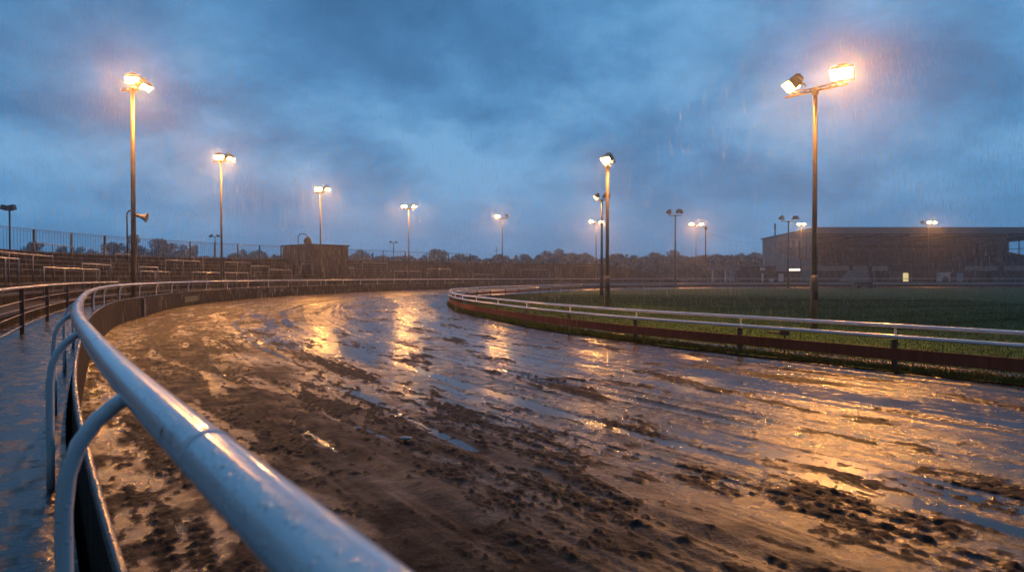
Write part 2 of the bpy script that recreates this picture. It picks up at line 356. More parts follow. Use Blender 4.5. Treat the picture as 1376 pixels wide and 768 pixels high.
def ksamples(fac, dmin):
    s = 0; out = [0.0]
    while s < SM[-1]:
        p = np.array([np.interp(s, SM, MID[:, 0]), np.interp(s, SM, MID[:, 1])])
        d = max(1.5, abs(p[1]) if p[1] > 0 else 3); s += max(dmin, fac*d); out.append(min(s, SM[-1]))
    return np.array(out)
def track_grid(ss, tt):
    k = np.interp(ss, SM, K); a = np.stack([np.interp(k, K, PO[:, i]) for i in (0, 1)], -1); b_ = np.stack([np.interp(k, K, PI_[:, i]) for i in (0, 1)], -1)
    return a[:, None, :]*(1-tt[None, :, None])+b_[:, None, :]*tt[None, :, None]
ss = ksamples(.0030, .018); tt = np.linspace(0, 1, 760)
G = track_grid(ss, tt)
Sg = np.repeat(ss[:, None], len(tt), 1); Tg = np.repeat(tt[None, :]*13.0, len(ss), 0); U = Tg/13.0
X, Y = G[..., 0], G[..., 1]
dist = np.hypot(X, Y)
warp = fbm(Sg/5, Tg/3, 90, 2)*.8
# broad level: packed high side by the outer wall, hollows through the middle
base = .028*(1-sst(.10, .33, U+.16*fbm(Sg/6, Tg/3, 3, 3)))+.0036-.0070*sst(9, 15, dist)+.0075*sst(17, 27, dist)*(1-sst(.40, .72, U+.1*fbm(Sg/6, Tg/1.2, 5, 3)))
base += .010*(1-sst(25, 45, Sg))*0
low = .020*fbm(Sg/4.5, (Tg+warp*.5)/.75, 11, 3)+.014*fbm(Sg/14, Tg/1.9, 17, 2)
ruts = 0
for c, w, a in ((2.1,.10,.016),(3.4,.09,.014),(5.0,.12,.016),(6.35,.09,.018),(6.75,.06,.012),(8.2,.09,.016),(8.55,.06,.012),(10.1,.10,.014),(11.4,.08,.012)):
    tc_ = Tg+.35*fbm(Sg/9, 0*Tg+c, 40, 2); q = (tc_-c)/w
    ruts = ruts-a*np.exp(-q*q)+a*.8*np.exp(-((abs(q)-1.9)**2)*1.8)
ruts = ruts*(.5+.7*sst(-.2, .3, fbm(Sg/3, Tg/2, 55, 2)))
leftness = 1-sst(.22, .55, U)
patch = sst(.0, .22, fbm(Sg/2.8, (Tg+warp*.4)/.85, 23, 4)+.26*leftness-.12)
rag = fbm(Sg*11, Tg*13, 61, 3); rag2 = 1-abs(fbm(Sg*7, Tg*8.5, 67, 4))*2.2
c1 = np.maximum(sst(.14, .26, fbm(Sg*1.25+.3*rag, Tg*4.8+.25*rag, 31, 5)+.16*rag), sst(.10, .28, fbm(Sg*.45, Tg*1.9, 131, 5)+.16*rag-.07))
c2 = sst(.24, .34, fbm(Sg*4.2, Tg*10.0, 37, 3)+.12*rag)
c3 = sst(.36, .42, fbm(Sg*2.4+9, Tg*5.2, 97, 4)+.12*rag)
c4 = sst(.30, .42, fbm(Sg*8.5, Tg*11, 103, 2))*sst(-.25, .25, fbm(Sg/1.5, Tg/1.1, 107, 2))
clod = np.clip(c1*patch+.8*c2*patch+.7*c3*(.35+.65*leftness), 0, 1)
far = 1-sst(30, 60, dist)
hw = Tg+.10*fbm(Sg/6, Tg/3, 141, 2)
harrow = (.0030*np.sin(hw*2*np.pi/.095)+.0022*np.sin(hw*2*np.pi/.23+2))*sst(-.05, .25, fbm(Sg/3, Tg/.7, 143, 3))*far*(1-sst(14, 24, dist))
for tcn in (1.15, 2.75, 4.25, 5.7, 7.1, 8.9, 10.7):                  # wheel and paw worn lines
    q = (Tg+.22*fbm(Sg/8, 0*Tg+tcn, 151, 2)-tcn)/.035
    harrow = harrow-.013*np.exp(-q*q)*sst(-.3, .1, fbm(Sg/4, Tg*0+tcn, 153, 2))*far+.005*np.exp(-(abs(q)-2.2)**2)*far
tone = fbm(Sg/1.8, Tg/.16, 157, 4)
Z = base+low*.68+.0012*fbm(Sg*24, Tg*24, 161, 2)*(1-sst(8, 14, dist))+ruts*far+harrow+clod*(.006+.010*np.clip(rag2, 0, 1)+.011*rag)*(.4+.6*far)+c4*.006+.0024*fbm(Sg*5, Tg*7, 47, 3)+(.0020+.0006*leftness)*rag
mask_dark = sst(.25, .6, clod+.25*rag+.35*c4)*(.35+.65*far)
wet = np.maximum(sst(.12, .34, U+.14*fbm(Sg/3, Tg/1.5, 81, 3)), (1-sst(.045, .08, U+.03*fbm(Sg*.7, Tg, 83, 3)))*sst(-.35, .0, fbm(Sg*1.6, Tg*3, 84, 4))*(1-sst(20, 35, dist)))
wet = wet*(1-.55*sst(18, 30, dist)*(1-sst(.35, .65, U)))
wet = np.maximum(wet, sst(.14, .3, fbm(Sg/5, Tg/.8, 87, 3))*sst(20, 34, dist)*sst(.12, .2, U))
wet = np.maximum(wet, .6*sst(.14, .30, fbm(Sg/2.2, Tg/.55, 89, 4)))
Z += .02*(1-sst(0, .02, U))+.05*sst(.955, 1.0, U)
TR = np.concatenate([G, Z[..., None]], -1)
me = grid_mesh('track', TR, M['mud'], attrs={'tone': tone, 'clod': mask_dark, 'wet': wet}, flip=False)
tr = link('track', me); tag(tr, kind='structure')
ws = ksamples(.08, .6); wg = track_grid(ws, np.linspace(0, 1, 24))
me = grid_mesh('water', np.concatenate([wg, np.full(wg.shape[:2]+(1,), .0)], -1), M['water']); tag(link('water', me), kind='structure')

gb = MB(); gb.add([(-420,-60,-.35),(520,-60,-.35),(520,640,-.35),(-420,640,-.35)], [(0,1,2,3)])
tag(gb.build('ground', M['ground']), kind='structure')

# infield lawn: one sheet bounded by the inner path (slightly track-side, ragged edge)
def lawn_edge(s): return .16+.16*fbm(s/1.1, s*0+3.3, 71, 3)
sl = np.arange(0, INN.L, .12); pe = INN.off(sl, lawn_edge(sl))
bm = bmesh.new()
vs = [bm.verts.new((p[0], p[1], .03)) for p in pe]+[bm.verts.new((150, -9.5, .03))]
f = bm.faces.new(vs); bmesh.ops.triangulate(bm, faces=[f], ngon_method='EAR_CLIP')
bmesh.ops.recalc_face_normals(bm, faces=bm.faces)
me = bpy.data.meshes.new('lawn'); bm.to_mesh(me); bm.free(); me.materials.append(M['lawn'])
if me.polygons[0].normal.z < 0: me.flip_normals()
tag(link('lawn', me), kind='structure')

# grass blades: dense along the rail and over the near infield
def blades():
    P = []; 
    n1 = 46000; s = rng.uniform(6, 75, n1)**1.0; o = .16-np.abs(rng.normal(0, .5, n1)); o = np.where(rng.random(n1) < .35, .16-rng.random(n1)*.3, o)
    o = np.minimum(o, lawn_edge(s)+.02); P.append(INN.off(s, o))
    n2 = 150000; s = INN.s_y(8)+rng.random(n2)**1.5*60; o = -rng.random(n2)**2.2*34; P.append(INN.off(s, o))
    P = np.vstack(P); n = len(P); d = np.hypot(P[:, 0], P[:, 1])
    h = rng.uniform(.025, .065, n)*(1+.5*(rng.random(n) < .05))*np.where(np.arange(n) < 46000, 1.5, 1); w = np.clip(.0035+d*.00035, .004, .018)
    a = rng.uniform(0, 2*np.pi, n); lx = rng.normal(0, .03, n); ly = rng.normal(0, .03, n)
    V = np.zeros((n, 3, 3)); z0 = .028
    V[:, 0] = np.stack([P[:, 0]-np.cos(a)*w, P[:, 1]-np.sin(a)*w, np.full(n, z0)], 1)
    V[:, 1] = np.stack([P[:, 0]+np.cos(a)*w, P[:, 1]+np.sin(a)*w, np.full(n, z0)], 1)
    V[:, 2] = np.stack([P[:, 0]+lx, P[:, 1]+ly, z0+h], 1)
    return V
def tri_mesh(name, V, mat_):
    n = V.shape[0]; k = V.shape[1]; me = bpy.data.meshes.new(name); me.vertices.add(n*k); me.vertices.foreach_set('co', V.reshape(-1).astype(np.float32))
    me.loops.add(n*k); me.loops.foreach_set('vertex_index', np.arange(n*k, dtype=np.int32)); me.polygons.add(n)
    me.polygons.foreach_set('loop_start', np.arange(0, n*k, k, dtype=np.int32))
    try: me.polygons.foreach_set('loop_total', np.full(n, k, np.int32))
    except Exception: pass
    me.update(calc_edges=True); me.materials.append(mat_); return me
g = link('grass', tri_mesh('grass', blades(), M['blade'])); tag(g, 'dark green grass blades on the infield inside the rails', 'grass', kind='stuff')

def sweep(P, s0, s1, prof, step=.4, closed=False, zf=None):
    s = np.arange(s0, s1+step/2, step); s[-1] = s1 if s[-1] > s1 or s1-s[-1] < step else s[-1]
    pr = prof+[prof[0]] if closed else prof
    A = np.zeros((len(s), len(pr), 3))
    for j, (o, z) in enumerate(pr):
        q = P.off(s, np.full(len(s), o)); A[:, j, :2] = q; A[:, j, 2] = z if zf is None else zf(s, z)
    uv = np.zeros((len(s), len(pr), 2)); uv[..., 0] = s[:, None]
    acc = np.r_[0, np.cumsum([math.hypot(pr[i+1][0]-pr[i][0], pr[i+1][1]-pr[i][1]) for i in range(len(pr)-1)])]
    uv[..., 1] = acc[None, :]
    return A, uv
def sweep_obj(name, P, s0, s1, prof, m_, parent=None, step=.4, closed=False, smooth=False, zf=None, flip=False):
    A, uv = sweep(P, s0, s1, prof, step, closed, zf)
    if parent is not None: A = A-np.array(parent.location)
    me = grid_mesh(name, A, m_, uv, smooth, flip=flip)
    if closed:                                           # end caps
        bm = bmesh.new(); bm.from_mesh(me); bm.verts.ensure_lookup_table(); n = A.shape[1]
        for base_ in (0, (A.shape[0]-1)*n):
            try: bm.faces.new([bm.verts[base_+i] for i in range(n-1)])
            except Exception: pass
        bmesh.ops.recalc_face_normals(bm, faces=bm.faces); bm.to_mesh(me); bm.free()
    return link(name, me, parent)

# ------------------------------------------------------------------ walkway, terrace, apron
WALK = .55
S_END = OUT.s_px(945, 4, 100)
sweep_obj('walkway', OUT, 0, OUT.L, [(.075, WALK), (.5, WALK), (1.0, WALK), (1.62, WALK)], M['walk'], step=.5, flip=True)['kind'] = 'structure'
RISE = .28; TREAD = .95; O0 = 1.6; NST = 9
def tmul(s, z):
    s = np.asarray(s); g_ = 1+.28*sst(60, 115, s); e_ = 1-sst(S_END-16, S_END+2, s)
    return np.where(z > WALK, WALK+(z-WALK)*g_*e_, z)
def step_z(k, s): return float(tmul(np.array([s]), WALK+RISE*(k+1))[0])
prof = [(O0, .2)]
for k in range(NST):
    o = O0+TREAD*k; z = WALK+RISE*(k+1)
    prof += [(o, z-.03), (o+.03, z), (o+TREAD, z-.004)]
o = O0+TREAD*NST; prof += [(o+2.2, WALK+RISE*NST), (o+2.4, -.3)]
M['nosing'] = mat('sheen_step_edge', (.022,.020,.021), (.055,.048,.049), 2.5, (.4,.7), .2, 30, 0, spec=.3)  # nosing strips, toned lighter to stand in for sky sheen on wet edges
t = sweep_obj('terrace', OUT, 0, S_END+2, prof, M['concrete'], step=.6, zf=tmul, flip=True)
tag(t, 'long stepped standing terrace of dark wet concrete curving behind the outer rail', 'terrace')
for k in range(NST):
    o = O0+TREAD*k; z = WALK+RISE*(k+1)
    sweep_obj('step_edge', OUT, 0, S_END-3, [(o-.008, z-.055), (o-.008, z+.006), (o+.10, z+.006), (o+.10, z-.055)], M['nosing'], t, .8, True, zf=tmul)
pv = MB(); pv.add([(22,112,.0),(200,120.2,.0),(200,170,.0),(22,170,.0)], [(0,1,2,3)])
tag(pv.build('pavement', M['pave']), kind='structure')

# ------------------------------------------------------------------ outer wall and running rail
P0 = OUT.at(0)
M['coping'] = mat('wet_capping', (.014,.012,.011), (.035,.030,.026), 9, (.12,.3), .6, 90, .0, bdist=.003)
wl = empty('boundary_wall', (P0[0], P0[1], 0), 0, 'low brown weathered board wall along the outer edge of the muddy track', 'wall')
sweep_obj('wall_panel', OUT, 0, OUT.L, [(0, -.3), (0, .82), (.035, .82), (.035, -.3)], M['wall'], wl, .5, True)
s_gap = OUT.s_px(257, 0, 20, 70)
a, bq = OUT.s_px(248, 0, 20, 70), OUT.s_px(266, 0, 20, 70)
yp = sweep_obj('gap_panel', OUT, a, bq, [(-.03, .26), (-.03, .56), (-.004, .56), (-.004, .26)], M['cream'], wl, .5, True); yp['label'] = 'yellow panel standing for a gap in the wall foot'  # panel stands for the gap in the wall foot with grass behind
s_ = OUT.s_px(192, 0, 20, 70); q = OUT.off(np.array([s_]), np.array([-.02]))[0]
MB().box((q[0], q[1], .38), (.14, .14, .76)).build('wall_stake', M['greyrail'], wl, True)

RZ, RR = 1.33, .040
rl = empty('running_rail', (P0[0], P0[1], 0), 0, 'thick white tubular outer running rail sweeping past the camera above the board wall', 'railing')
def path_tube(name, P, s0, s1, o, z, r, m_, parent, n=16, near=None):
    sl = [s0]
    while sl[-1] < s1:
        p = P.at(sl[-1]); sl.append(min(s1, sl[-1]+(.06 if np.hypot(*p) < 8 else .35)))
    sl = np.array(sl); C = P.off(sl, np.full(len(sl), o)); T = P.tan(sl); Nn = np.stack([-T[:, 1], T[:, 0]], 1)
    th = np.linspace(0, 2*np.pi, n+1)
    A = np.zeros((len(sl), n+1, 3)); A[..., :2] = C[:, None]+Nn[:, None]*(np.cos(th)*r)[None, :, None]; A[..., 2] = z+np.sin(th)*r
    uv = np.zeros((len(sl), n+1, 2)); uv[..., 0] = sl[:, None]; uv[..., 1] = th*r
    A = A-np.array(parent.location)
    return link(name, grid_mesh(name, A, m_, uv, True), parent)
path_tube('coping', OUT, 0, OUT.L, .0175, .824, .017, M['coping'], wl, 12)
path_tube('top_rail', OUT, 0, OUT.L, 0, RZ, RR, M['paint'], rl, 28)
for js in [OUT.s_y(v) for v in (1.02, 4.6, 9.5)]+[OUT.s_y(9.5)+6*i for i in range(1, 34)]:   # joint sleeves
    pa = OUT.at(js); ta = OUT.tan(js)
    MB().tube([(pa[0]-ta[0]*.012, pa[1]-ta[1]*.012, RZ), (pa[0]+ta[0]*.012, pa[1]+ta[1]*.012, RZ)], RR+.0013, 28).build('joint_sleeve', M['paint'], rl, True, True)
post_s = [OUT.s_y(v) for v in (-5.5, -3.6, -1.7, .15, 1.72, 3.55, 5.35, 7.6, 10.2)]
while post_s[-1] < OUT.L-3: post_s.append(post_s[-1]+3.7)
prof_post = [(.012,1.318),(.045,1.302),(.085,1.268),(.12,1.218),(.142,1.15),(.15,1.07),(.15,.9),(.15,.7),(.15,WALK-.02)]
for sp in post_s:
    pts = [(*OUT.off(np.array([sp]), np.array([o]))[0], z) for o, z in prof_post]
    nd = np.hypot(pts[0][0], pts[0][1])
    MB().tube(pts, .0185, 18 if nd < 12 else 8).build('post', M['paint'], rl, True, True)

# mud splashed against the foot of the posts
# ------------------------------------------------------------------ inner rails
Q0 = INN.at(0)
ir = empty('inner_rail', (Q0[0], Q0[1], 0), 0, 'white double tube inner rail with red brown kick board round the grass infield', 'railing')
path_tube('upper_tube', INN, 2, INN.L, .05, .78, .034, M['paint'], ir, 14)
path_tube('lower_tube', INN, 2, INN.L, .10, .60, .034, M['paint'], ir, 14)
sweep_obj('kick_board', INN, 2, INN.L, [(.03, .20), (.055, .20), (.055, .40), (.03, .40)], M['kick'], ir, .6, True)
ip = [nearest(INN, (6.55, 11.5))]
while ip[0] > 6: ip.insert(0, ip[0]-3.15)
while ip[-1] < INN.L-3: ip.append(ip[-1]+3.15)
for sp in ip:
    def o_(o, z): return (*INN.off(np.array([sp]), np.array([o]))[0], z)
    T = INN.tan(sp); ang = math.atan2(T[1], T[0]); Mr = Matrix.Rotation(ang, 3, 'Z')
    b1 = MB(); c = o_(-.02, .26); b1.box(c, (.075, .075, .58), Mr)
    p = b1.build('post', M['post_green'], ir, True, bevel=.006)
    b2 = MB(); b2.tube([o_(.0, .50), o_(-.04, .60), o_(-.045, .70), o_(-.01, .765), o_(.03, .79)], .019, 8)
    b2.bar(o_(-.03, .60), o_(.08, .60), .03, .012)
    b2.build('bracket', M['paint'], ir, True, True)
# small box fixed behind the rail
jb = empty('junction_box', (5.62, 14.05, 0), R(-52), 'small black electrical box on a bracket behind the near inner rail', 'electrical box')
MB().box((0, 0, .46), (.16, .1, .12)).build('box', M['black'], jb, bevel=.008)
MB().box((-.22, 0, .44), (.32, .04, .03)).build('bracket_arm', M['black'], jb)
MB().tube([(.0, 0, .0), (.0, 0, .41)], .016, 8).build('conduit', M['black'], jb)

# ------------------------------------------------------------------ low fence at the terrace foot
fe = empty('walkway_fence', (*OUT.off(np.array([14.]), np.array([1.1]))[0], WALK), 0, 'low grey post and rail fence at the terrace foot beside the wet walkway', 'fence')
s1 = OUT.s_px(30, 1.1, 16, 60); s2 = OUT.s_px(64, 1.1, 16, 60); s1, s2 = min(s1, s2), max(s1, s2); fs = [s1+max(2.2, s2-s1)*i for i in range(-6, 26)]; sm_ = OUT.s_px(165, 1.1, 16, 60); fs = [s for s in fs if 0 < s < sm_]
for sp in fs:
    p = OUT.off(np.array([sp]), np.array([1.1]))[0]; ang = math.atan2(*OUT.tan(sp)[::-1])
    MB().box((p[0], p[1], WALK+.41), (.07, .07, .86), Matrix.Rotation(ang, 3, 'Z')).build('post', M['rust'], fe, True, bevel=.006)
path_tube('rail', OUT, fs[0], fs[-1], 1.1, WALK+.85, .026, M['galv'], fe, 8)
for z in (.60, .36, .14): path_tube('wire', OUT, fs[0], fs[-1], 1.1, WALK+z, .009, M['greyrail'], fe, 6)

# ------------------------------------------------------------------ fence on top of the terrace
OB = O0+TREAD*NST+1.5; FH = 1.5
bf = empty('back_fence', (*OUT.off(np.array([10.]), np.array([OB]))[0], 3.0), 0, 'dark steel fence with thin uprights along the top of the terrace', 'fence')
SB1 = OUT.s_px(648, OB, 60); bs = list(np.arange(2, SB1, 3.3)); bars = MB()
for sp in bs:
    p = OUT.off(np.array([sp]), np.array([OB]))[0]; z = step_z(NST-1, sp)
    MB().box((p[0], p[1], z+FH/2-.03), (.11, .11, FH+.1)).build('post', M['back'], bf, True)
def at_top(dz): return lambda s, z: tmul(s, np.full(len(s), WALK+RISE*NST))+dz+z*0
for dz, w in ((FH-.02, .035), (FH-.14, .02), (.12, .03)):
    A = [(OB-w/2, 0), (OB-w/2, w), (OB+w/2, w), (OB+w/2, 0)]
    sweep_obj('rail', OUT, 2, bs[-1], A, M['back'], bf, 1.1, True, zf=lambda s, z, dz=dz: tmul(s, np.full(len(s), WALK+RISE*NST))+dz+z)
for sp in np.arange(2, bs[-1], .26):
    p = OUT.off(np.array([sp]), np.array([OB]))[0]; z = step_z(NST-1, sp)
    bars.box((p[0], p[1], z+FH/2), (.014, .014, FH-.04))
bars.build('mesh_bars', M['back'], bf, True)

# ------------------------------------------------------------------ crush barriers on the steps
BAR = [(59,134,361,4,'long crush barrier low on the terrace, nearest above the walkway fence'),
 (-12,25,350,3,'crush barrier cut by the left picture edge halfway up the terrace'),
 (-25,73,339.5,4,'long blue grey crush barrier high on the terrace at far left'),
 (43,98,329,3,'dark crush barrier on the top steps under the back fence, left end'),
 (111,150,353,3,'thin crush barrier left of the first floodlight mast, mid terrace'),
 (156,176,343,2,'short upright crush barrier just left of the first floodlight mast'),
 (186,212,357,2,'short crush barrier just right of the first floodlight mast, upper of the pair'),
 (190,228,363,3,'crush barrier right of the first floodlight mast, lower of the pair'),
 (222,270,349,3,'crush barrier on high steps between the first and second masts'),
 (259,296,364,3,'low crush barrier just left of the second floodlight mast'),
 (302,336,351,3,'crush barrier on high steps just right of the second mast'),
 (303,334,364.5,3,'low crush barrier just right of the second mast near the rail'),
 (338,362,359,2,'crush barrier midway between second mast and brown shed'),
 (360,392,364,2,'low crush barrier in front of the left shed wall'),
 (405,430,353,2,'narrow crush barrier standing in front of the brown shed'),
 (436,476,361,3,'crush barrier in front of the right end of the shed'),
 (488,520,353,3,'crush barrier high on the terrace between shed and fourth mast'),
 (530,566,363,3,'crush barrier below the fourth floodlight mast'),
 (575,606,361,3,'crush barrier between fourth and fifth floodlight masts'),
 (636,664,367,2,'low distant crush barrier just left of the fifth mast'),
 (700,735,361,2,'distant crush barrier right of the fifth mast'),
 (768,797,358,2,'distant crush barrier just left of the sixth mast')]
cbm = {}
for (x0, x1, y, nl, lab) in BAR:
    best = None
    for k in range(NST):
        o = O0+TREAD*k+.55; sm = OUT.s_px((x0+x1)/2, o, 14); p = OUT.off(np.array([sm]), np.array([o]))[0]
        zt = step_z(k, sm)+1.08; yp_ = HY-(zt-EYE)*F/p[1]
        if best is None or abs(yp_-y) < best[0]: best = (abs(yp_-y), k, o)
    _, k, o = best; a = OUT.s_px(max(x0, -40), o, 10); b_ = OUT.s_px(x1, o, 10); 
    if b_ < a: a, b_ = b_, a
    b_ = min(b_, a+14); sm = (a+b_)/2; pm = OUT.off(np.array([sm]), np.array([o]))[0]; zz = step_z(k, sm)
    e = empty('crush_barrier', (pm[0], pm[1], zz-.01), 0, lab, 'crush barrier', 'crush barriers on the terrace steps')
    sl = np.linspace(a, b_, 9); pp = OUT.off(sl, np.full(9, o)); rr_ = .024
    pts = [(pp[0][0], pp[0][1], zz-.01), (pp[0][0], pp[0][1], zz+1.02)]+[(q[0], q[1], zz+1.08) for q in pp]+[(pp[-1][0], pp[-1][1], zz+1.02), (pp[-1][0], pp[-1][1], zz-.01)]
    MB().tube(pts, rr_, 8).build('hoop_rail', M['greyrail'] if y < 345 else M['galv'], e, True, True)
    for i in range(1, nl-1):
        q = OUT.off(np.array([a+(b_-a)*i/(nl-1)]), np.array([o]))[0]
        MB().tube([(q[0], q[1], zz-.01), (q[0], q[1], zz+1.07)], .022, 8).build('leg', M['greyrail'], e, True, True)

# ------------------------------------------------------------------ floodlight masts
def head_mesh():
    h = MB()
    # back plate, body, hood: facing +Y, glass in plane y=0
    w, hh = .33, .21
    fr = [(-w,0,-hh),(w,0,-hh),(w,0,hh),(-w,0,hh)]; md = [(-w*.96,-.14,-hh*.95),(w*.96,-.14,-hh*.95),(w*.96,-.14,hh),(-w*.96,-.14,hh)]
    bk = [(-w*.55,-.36,-hh*.35),(w*.55,-.36,-hh*.35),(w*.55,-.36,hh*.6),(-w*.55,-.36,hh*.6)]
    fs = []
    for a in (0, 4):
        for i in range(4): fs.append((a+i, a+(i+1) % 4, a+4+(i+1) % 4, a+4+i))
    fs.append((8,9,10,11)); h.add(fr+md+bk, fs)
    h.add([(-w,.002,hh),(w,.002,hh),(w*1.02,.22,hh+.0),(-w*1.02,.22,hh+.0),(-w,.002,hh+.02),(w,.002,hh+.02),(w*1.02,.22,hh+.015),(-w*1.02,.22,hh+.015)],
          [(0,1,2,3),(7,6,5,4),(0,4,5,1),(2,6,7,3),(1,5,6,2),(3,7,4,0)])
    for sx in (-1, 1): h.box((sx*(w+.012), .08, 0.02), (.012, .18, hh*1.9))
    for i in range(5): h.box((0, -.20-.03*i, hh*.62+.03), (.30, .008, .10))
    h.box((0, -.33, -.02), (.2, .12, .2))
    # yoke
    for sx in (-1, 1): h.box((sx*(w+.03), -.13, -.16), (.015, .06, .36))
    h.box((0, -.13, -.34), (2*w+.075, .06, .015))
    return h.mesh('floodlight', M['housing'])
HEAD = head_mesh()
def glass_mesh(m_, nm):
    v = []
    for i in range(28):
        a = 2*math.pi*i/28; c_, s_ = math.cos(a), math.sin(a); v.append((.29*math.copysign(abs(c_)**.72, c_), -.125, .178*math.copysign(abs(s_)**.72, s_)))
    return MB().add(v, [tuple(range(27, -1, -1))]).mesh(nm, m_)
GL = {1: glass_mesh(M['lit'], 'lit_glass'), 2: glass_mesh(M['lit_dim'], 'dim_glass'), 0: glass_mesh(M['unlit'], 'dark_glass')}
def mast(x, y, z0, ztop, arm_deg, arm_len, heads, label, m_='pole', r0=.085, r1=.06, sleeve=False, hs=.86, group='floodlight masts round the track'):
    e = empty('floodlight_mast', (x, y, z0), 0, label, 'floodlight mast', group)
    H = ztop-z0
    MB().tube([(0,0,-.3),(0,0,H*.5),(0,0,H-.12)], [r0, (r0+r1)/2, r1], 12).build('pole', M[m_], e, smooth=True)
    if sleeve:
        MB().lathe([(r0*1.45,-.2),(r0*1.45,1.42),(r0*1.3,1.5),(r0*1.02,1.62)], n=12).build('base_sleeve', M[m_], e, smooth=True)
        MB().box((0, -r0*1.45, 1.0), (.1, .02, .22)).build('access_door', M['pole_dark'], e)
    a = R(arm_deg); d = Vector((math.cos(a), math.sin(a), 0)); L = arm_len/2
    ar = MB(); Mr = Matrix.Rotation(a, 3, 'Z')
    ar.box((0, 0, H-.1), (arm_len, .07, .05), Mr); ar.box((0, 0, H+.0), (arm_len*.9, .05, .03), Mr)
    for i in range(int(arm_len/.16)):
        p = d*(-L*.9+i*.16+.05); ar.box((p.x, p.y, H-.05), (.025, .04, .1), Mr)
    ar.lathe([(r1*1.6, -.16), (r1*1.6, .02)], (0, 0, H-.06), 10)
    ar.build('crossarm', M[m_], e)
    for hd in heads:
        off, yaw, tilt, lit = hd[:4]; dz = hd[4] if len(hd) > 4 else 0
        h = link('floodlight', HEAD, e); p = d*off
        h.scale = (hs, hs, hs)
        h.location = (p.x, p.y, H+.30*hs+dz); h.rotation_euler = (R(-tilt), 0, R(yaw-90))
        gobj = link('glass', GL[lit], h)
    return e
def ray(px, y): return (px-CX)/F*y
# outside the track: yaw is the compass of the aim (0 = +X, -90 = towards camera)
def tz(px, y, o_guess=2): 
    p = np.array([ray(px, y), y]); s = nearest(OUT, p); 
    dd = np.linalg.norm(OUT.at(s)-p); k = int((dd-O0)//TREAD)
    return WALK if k < 0 or dd < O0 else step_z(min(k, NST-1), s)
def hgt(topy, y): return EYE+(HY-topy)*y/F
MA = []
def om(px, y, topy, arm, L, heads, lab, **k):
    x = ray(px, y); MA.append(mast(x, y, tz(px, y), hgt(topy, y), arm, L, heads, lab, **k)); return MA[-1]
m1 = om(180, 28.8, 119, -14, 1.1, [(.02, -60, 40, 1, .08), (.58, -14, 56, 1, -.22)], 'tallest left floodlight mast carrying a horn loudspeaker, both lamps lit', r0=.105, r1=.085)
om(298, 47.5, 216, -14, 1.3, [(-.15, -75, 40, 1), (.68, -22, 54, 1, -.1)], 'second floodlight mast from the left, rising left of the brown shed')
om(431, 64.7, 258, -14, 1.4, [(-.2, -85, 36, 1), (.68, -28, 50, 1)], 'third floodlight mast from the left, standing before the brown shed')
om(549.5, 83, 280, -20, 1.6, [(-.6, -95, 36, 1), (.7, -38, 50, 1)], 'fourth floodlight mast from the left, right of the brown shed')
om(675, 98.5, 293, -10, 1.9, [(-.75, -100, 34, 1), (.75, -15, 62, 0)], 'fifth floodlight mast from the left with only its left lamp glowing')
om(801, 108.5, 300, 5, 2.2, [(-.75, -100, 36, 1), (.8, -80, 36, 1)], 'distant floodlight mast with two lit lamps seen behind the paired infield poles')
om(935, 116.5, 303, 10, 2.2, [(-.8, -100, 36, 1), (.9, -80, 36, 1)], 'distant floodlight mast with two lit lamps left of the grandstand')
om(1076, 121, 303, 10, 1.6, [(-.45, -100, 36, 2), (.5, -80, 36, 2)], 'distant floodlight mast with lit lamps at the grandstand corner')
om(1247, 121, 301, 10, 2.8, [(-1.2, -70, 60, 0), (1.2, -85, 36, 2), (.1, -100, 30, 2)], 'distant floodlight mast against the grandstand front, one lamp out and two lit')
# infield
def im(px, y, topy, arm, L, heads, lab, **k):
    x = ray(px, y); return mast(x, y, .03, hgt(topy, y), arm, L, heads, lab, sleeve=True, group='floodlight masts on the infield', **k)
im(1094, 20.4, 119, -52, 1.9, [(-.72, 178, 42, 1), (.80, -122, 34, 1)], 'nearest right floodlight mast on the infield, two bright amber lamps', r0=.08, r1=.062)
im(816, 35.8, 222, -100, 1.1, [(.4, -142, 44, 2), (-.4, -165, 50, 2)], 'thick infield mast at centre right, both lamps turned towards the track', r0=.10, r1=.085)
im(808.5, 58.7, 268, -20, 1.3, [(-.45, 178, 52, 2), (.4, 60, 40, 0)], 'slimmer infield mast directly behind the thick centre one', m_='pole_dark', r0=.11, r1=.08)
im(907, 91.7, 289, -30, 1.9, [(-.85, 150, 60, 0), (.55, 120, 55, 0)], 'dark unlit infield mast midway between centre pair and grandstand', m_='pole_dark', r0=.12, r1=.09, hs=1.2)
im(1059, 97, 297, 0, 2.2, [(-1.0, 140, 60, 0), (1.0, 40, 60, 0)], 'dark unlit infield mast with spread lamps in front of the grandstand side wall', m_='pole_dark', r0=.12, r1=.09, hs=1.15)

# horn loudspeaker hanging on the first mast
hz = EYE+(HY-289)*28.6/F
hs_ = empty('horn_loudspeaker', (ray(181, 28.8)+.11, 28.75, hz), R(12), 'pale grey horn loudspeaker clamped to the tallest left mast', 'loudspeaker')
Mh = Matrix.Rotation(R(90+14), 3, 'Y')
MB().lathe([(.06,.0),(.075,.1),(.10,.24),(.16,.38),(.26,.50),(.275,.51),(.24,.50),(.1,.3)], (.02,0,0), 18, Mh).build('horn', M['horn'], hs_, smooth=True)
MB().lathe([(.02,-.04),(.10,-.03),(.11,.10),(.06,.14)], (.06,0,.0), 12, Mh).build('driver', M['horn'], hs_, smooth=True)
MB().box((-.03,0,.03), (.18,.05,.05)).box((.12,0,.11),(.2,.04,.02)).build('bracket', M['pole_dark'], hs_)
for c_ in list(hs_.children): c_.scale = (.8,.8,.8)

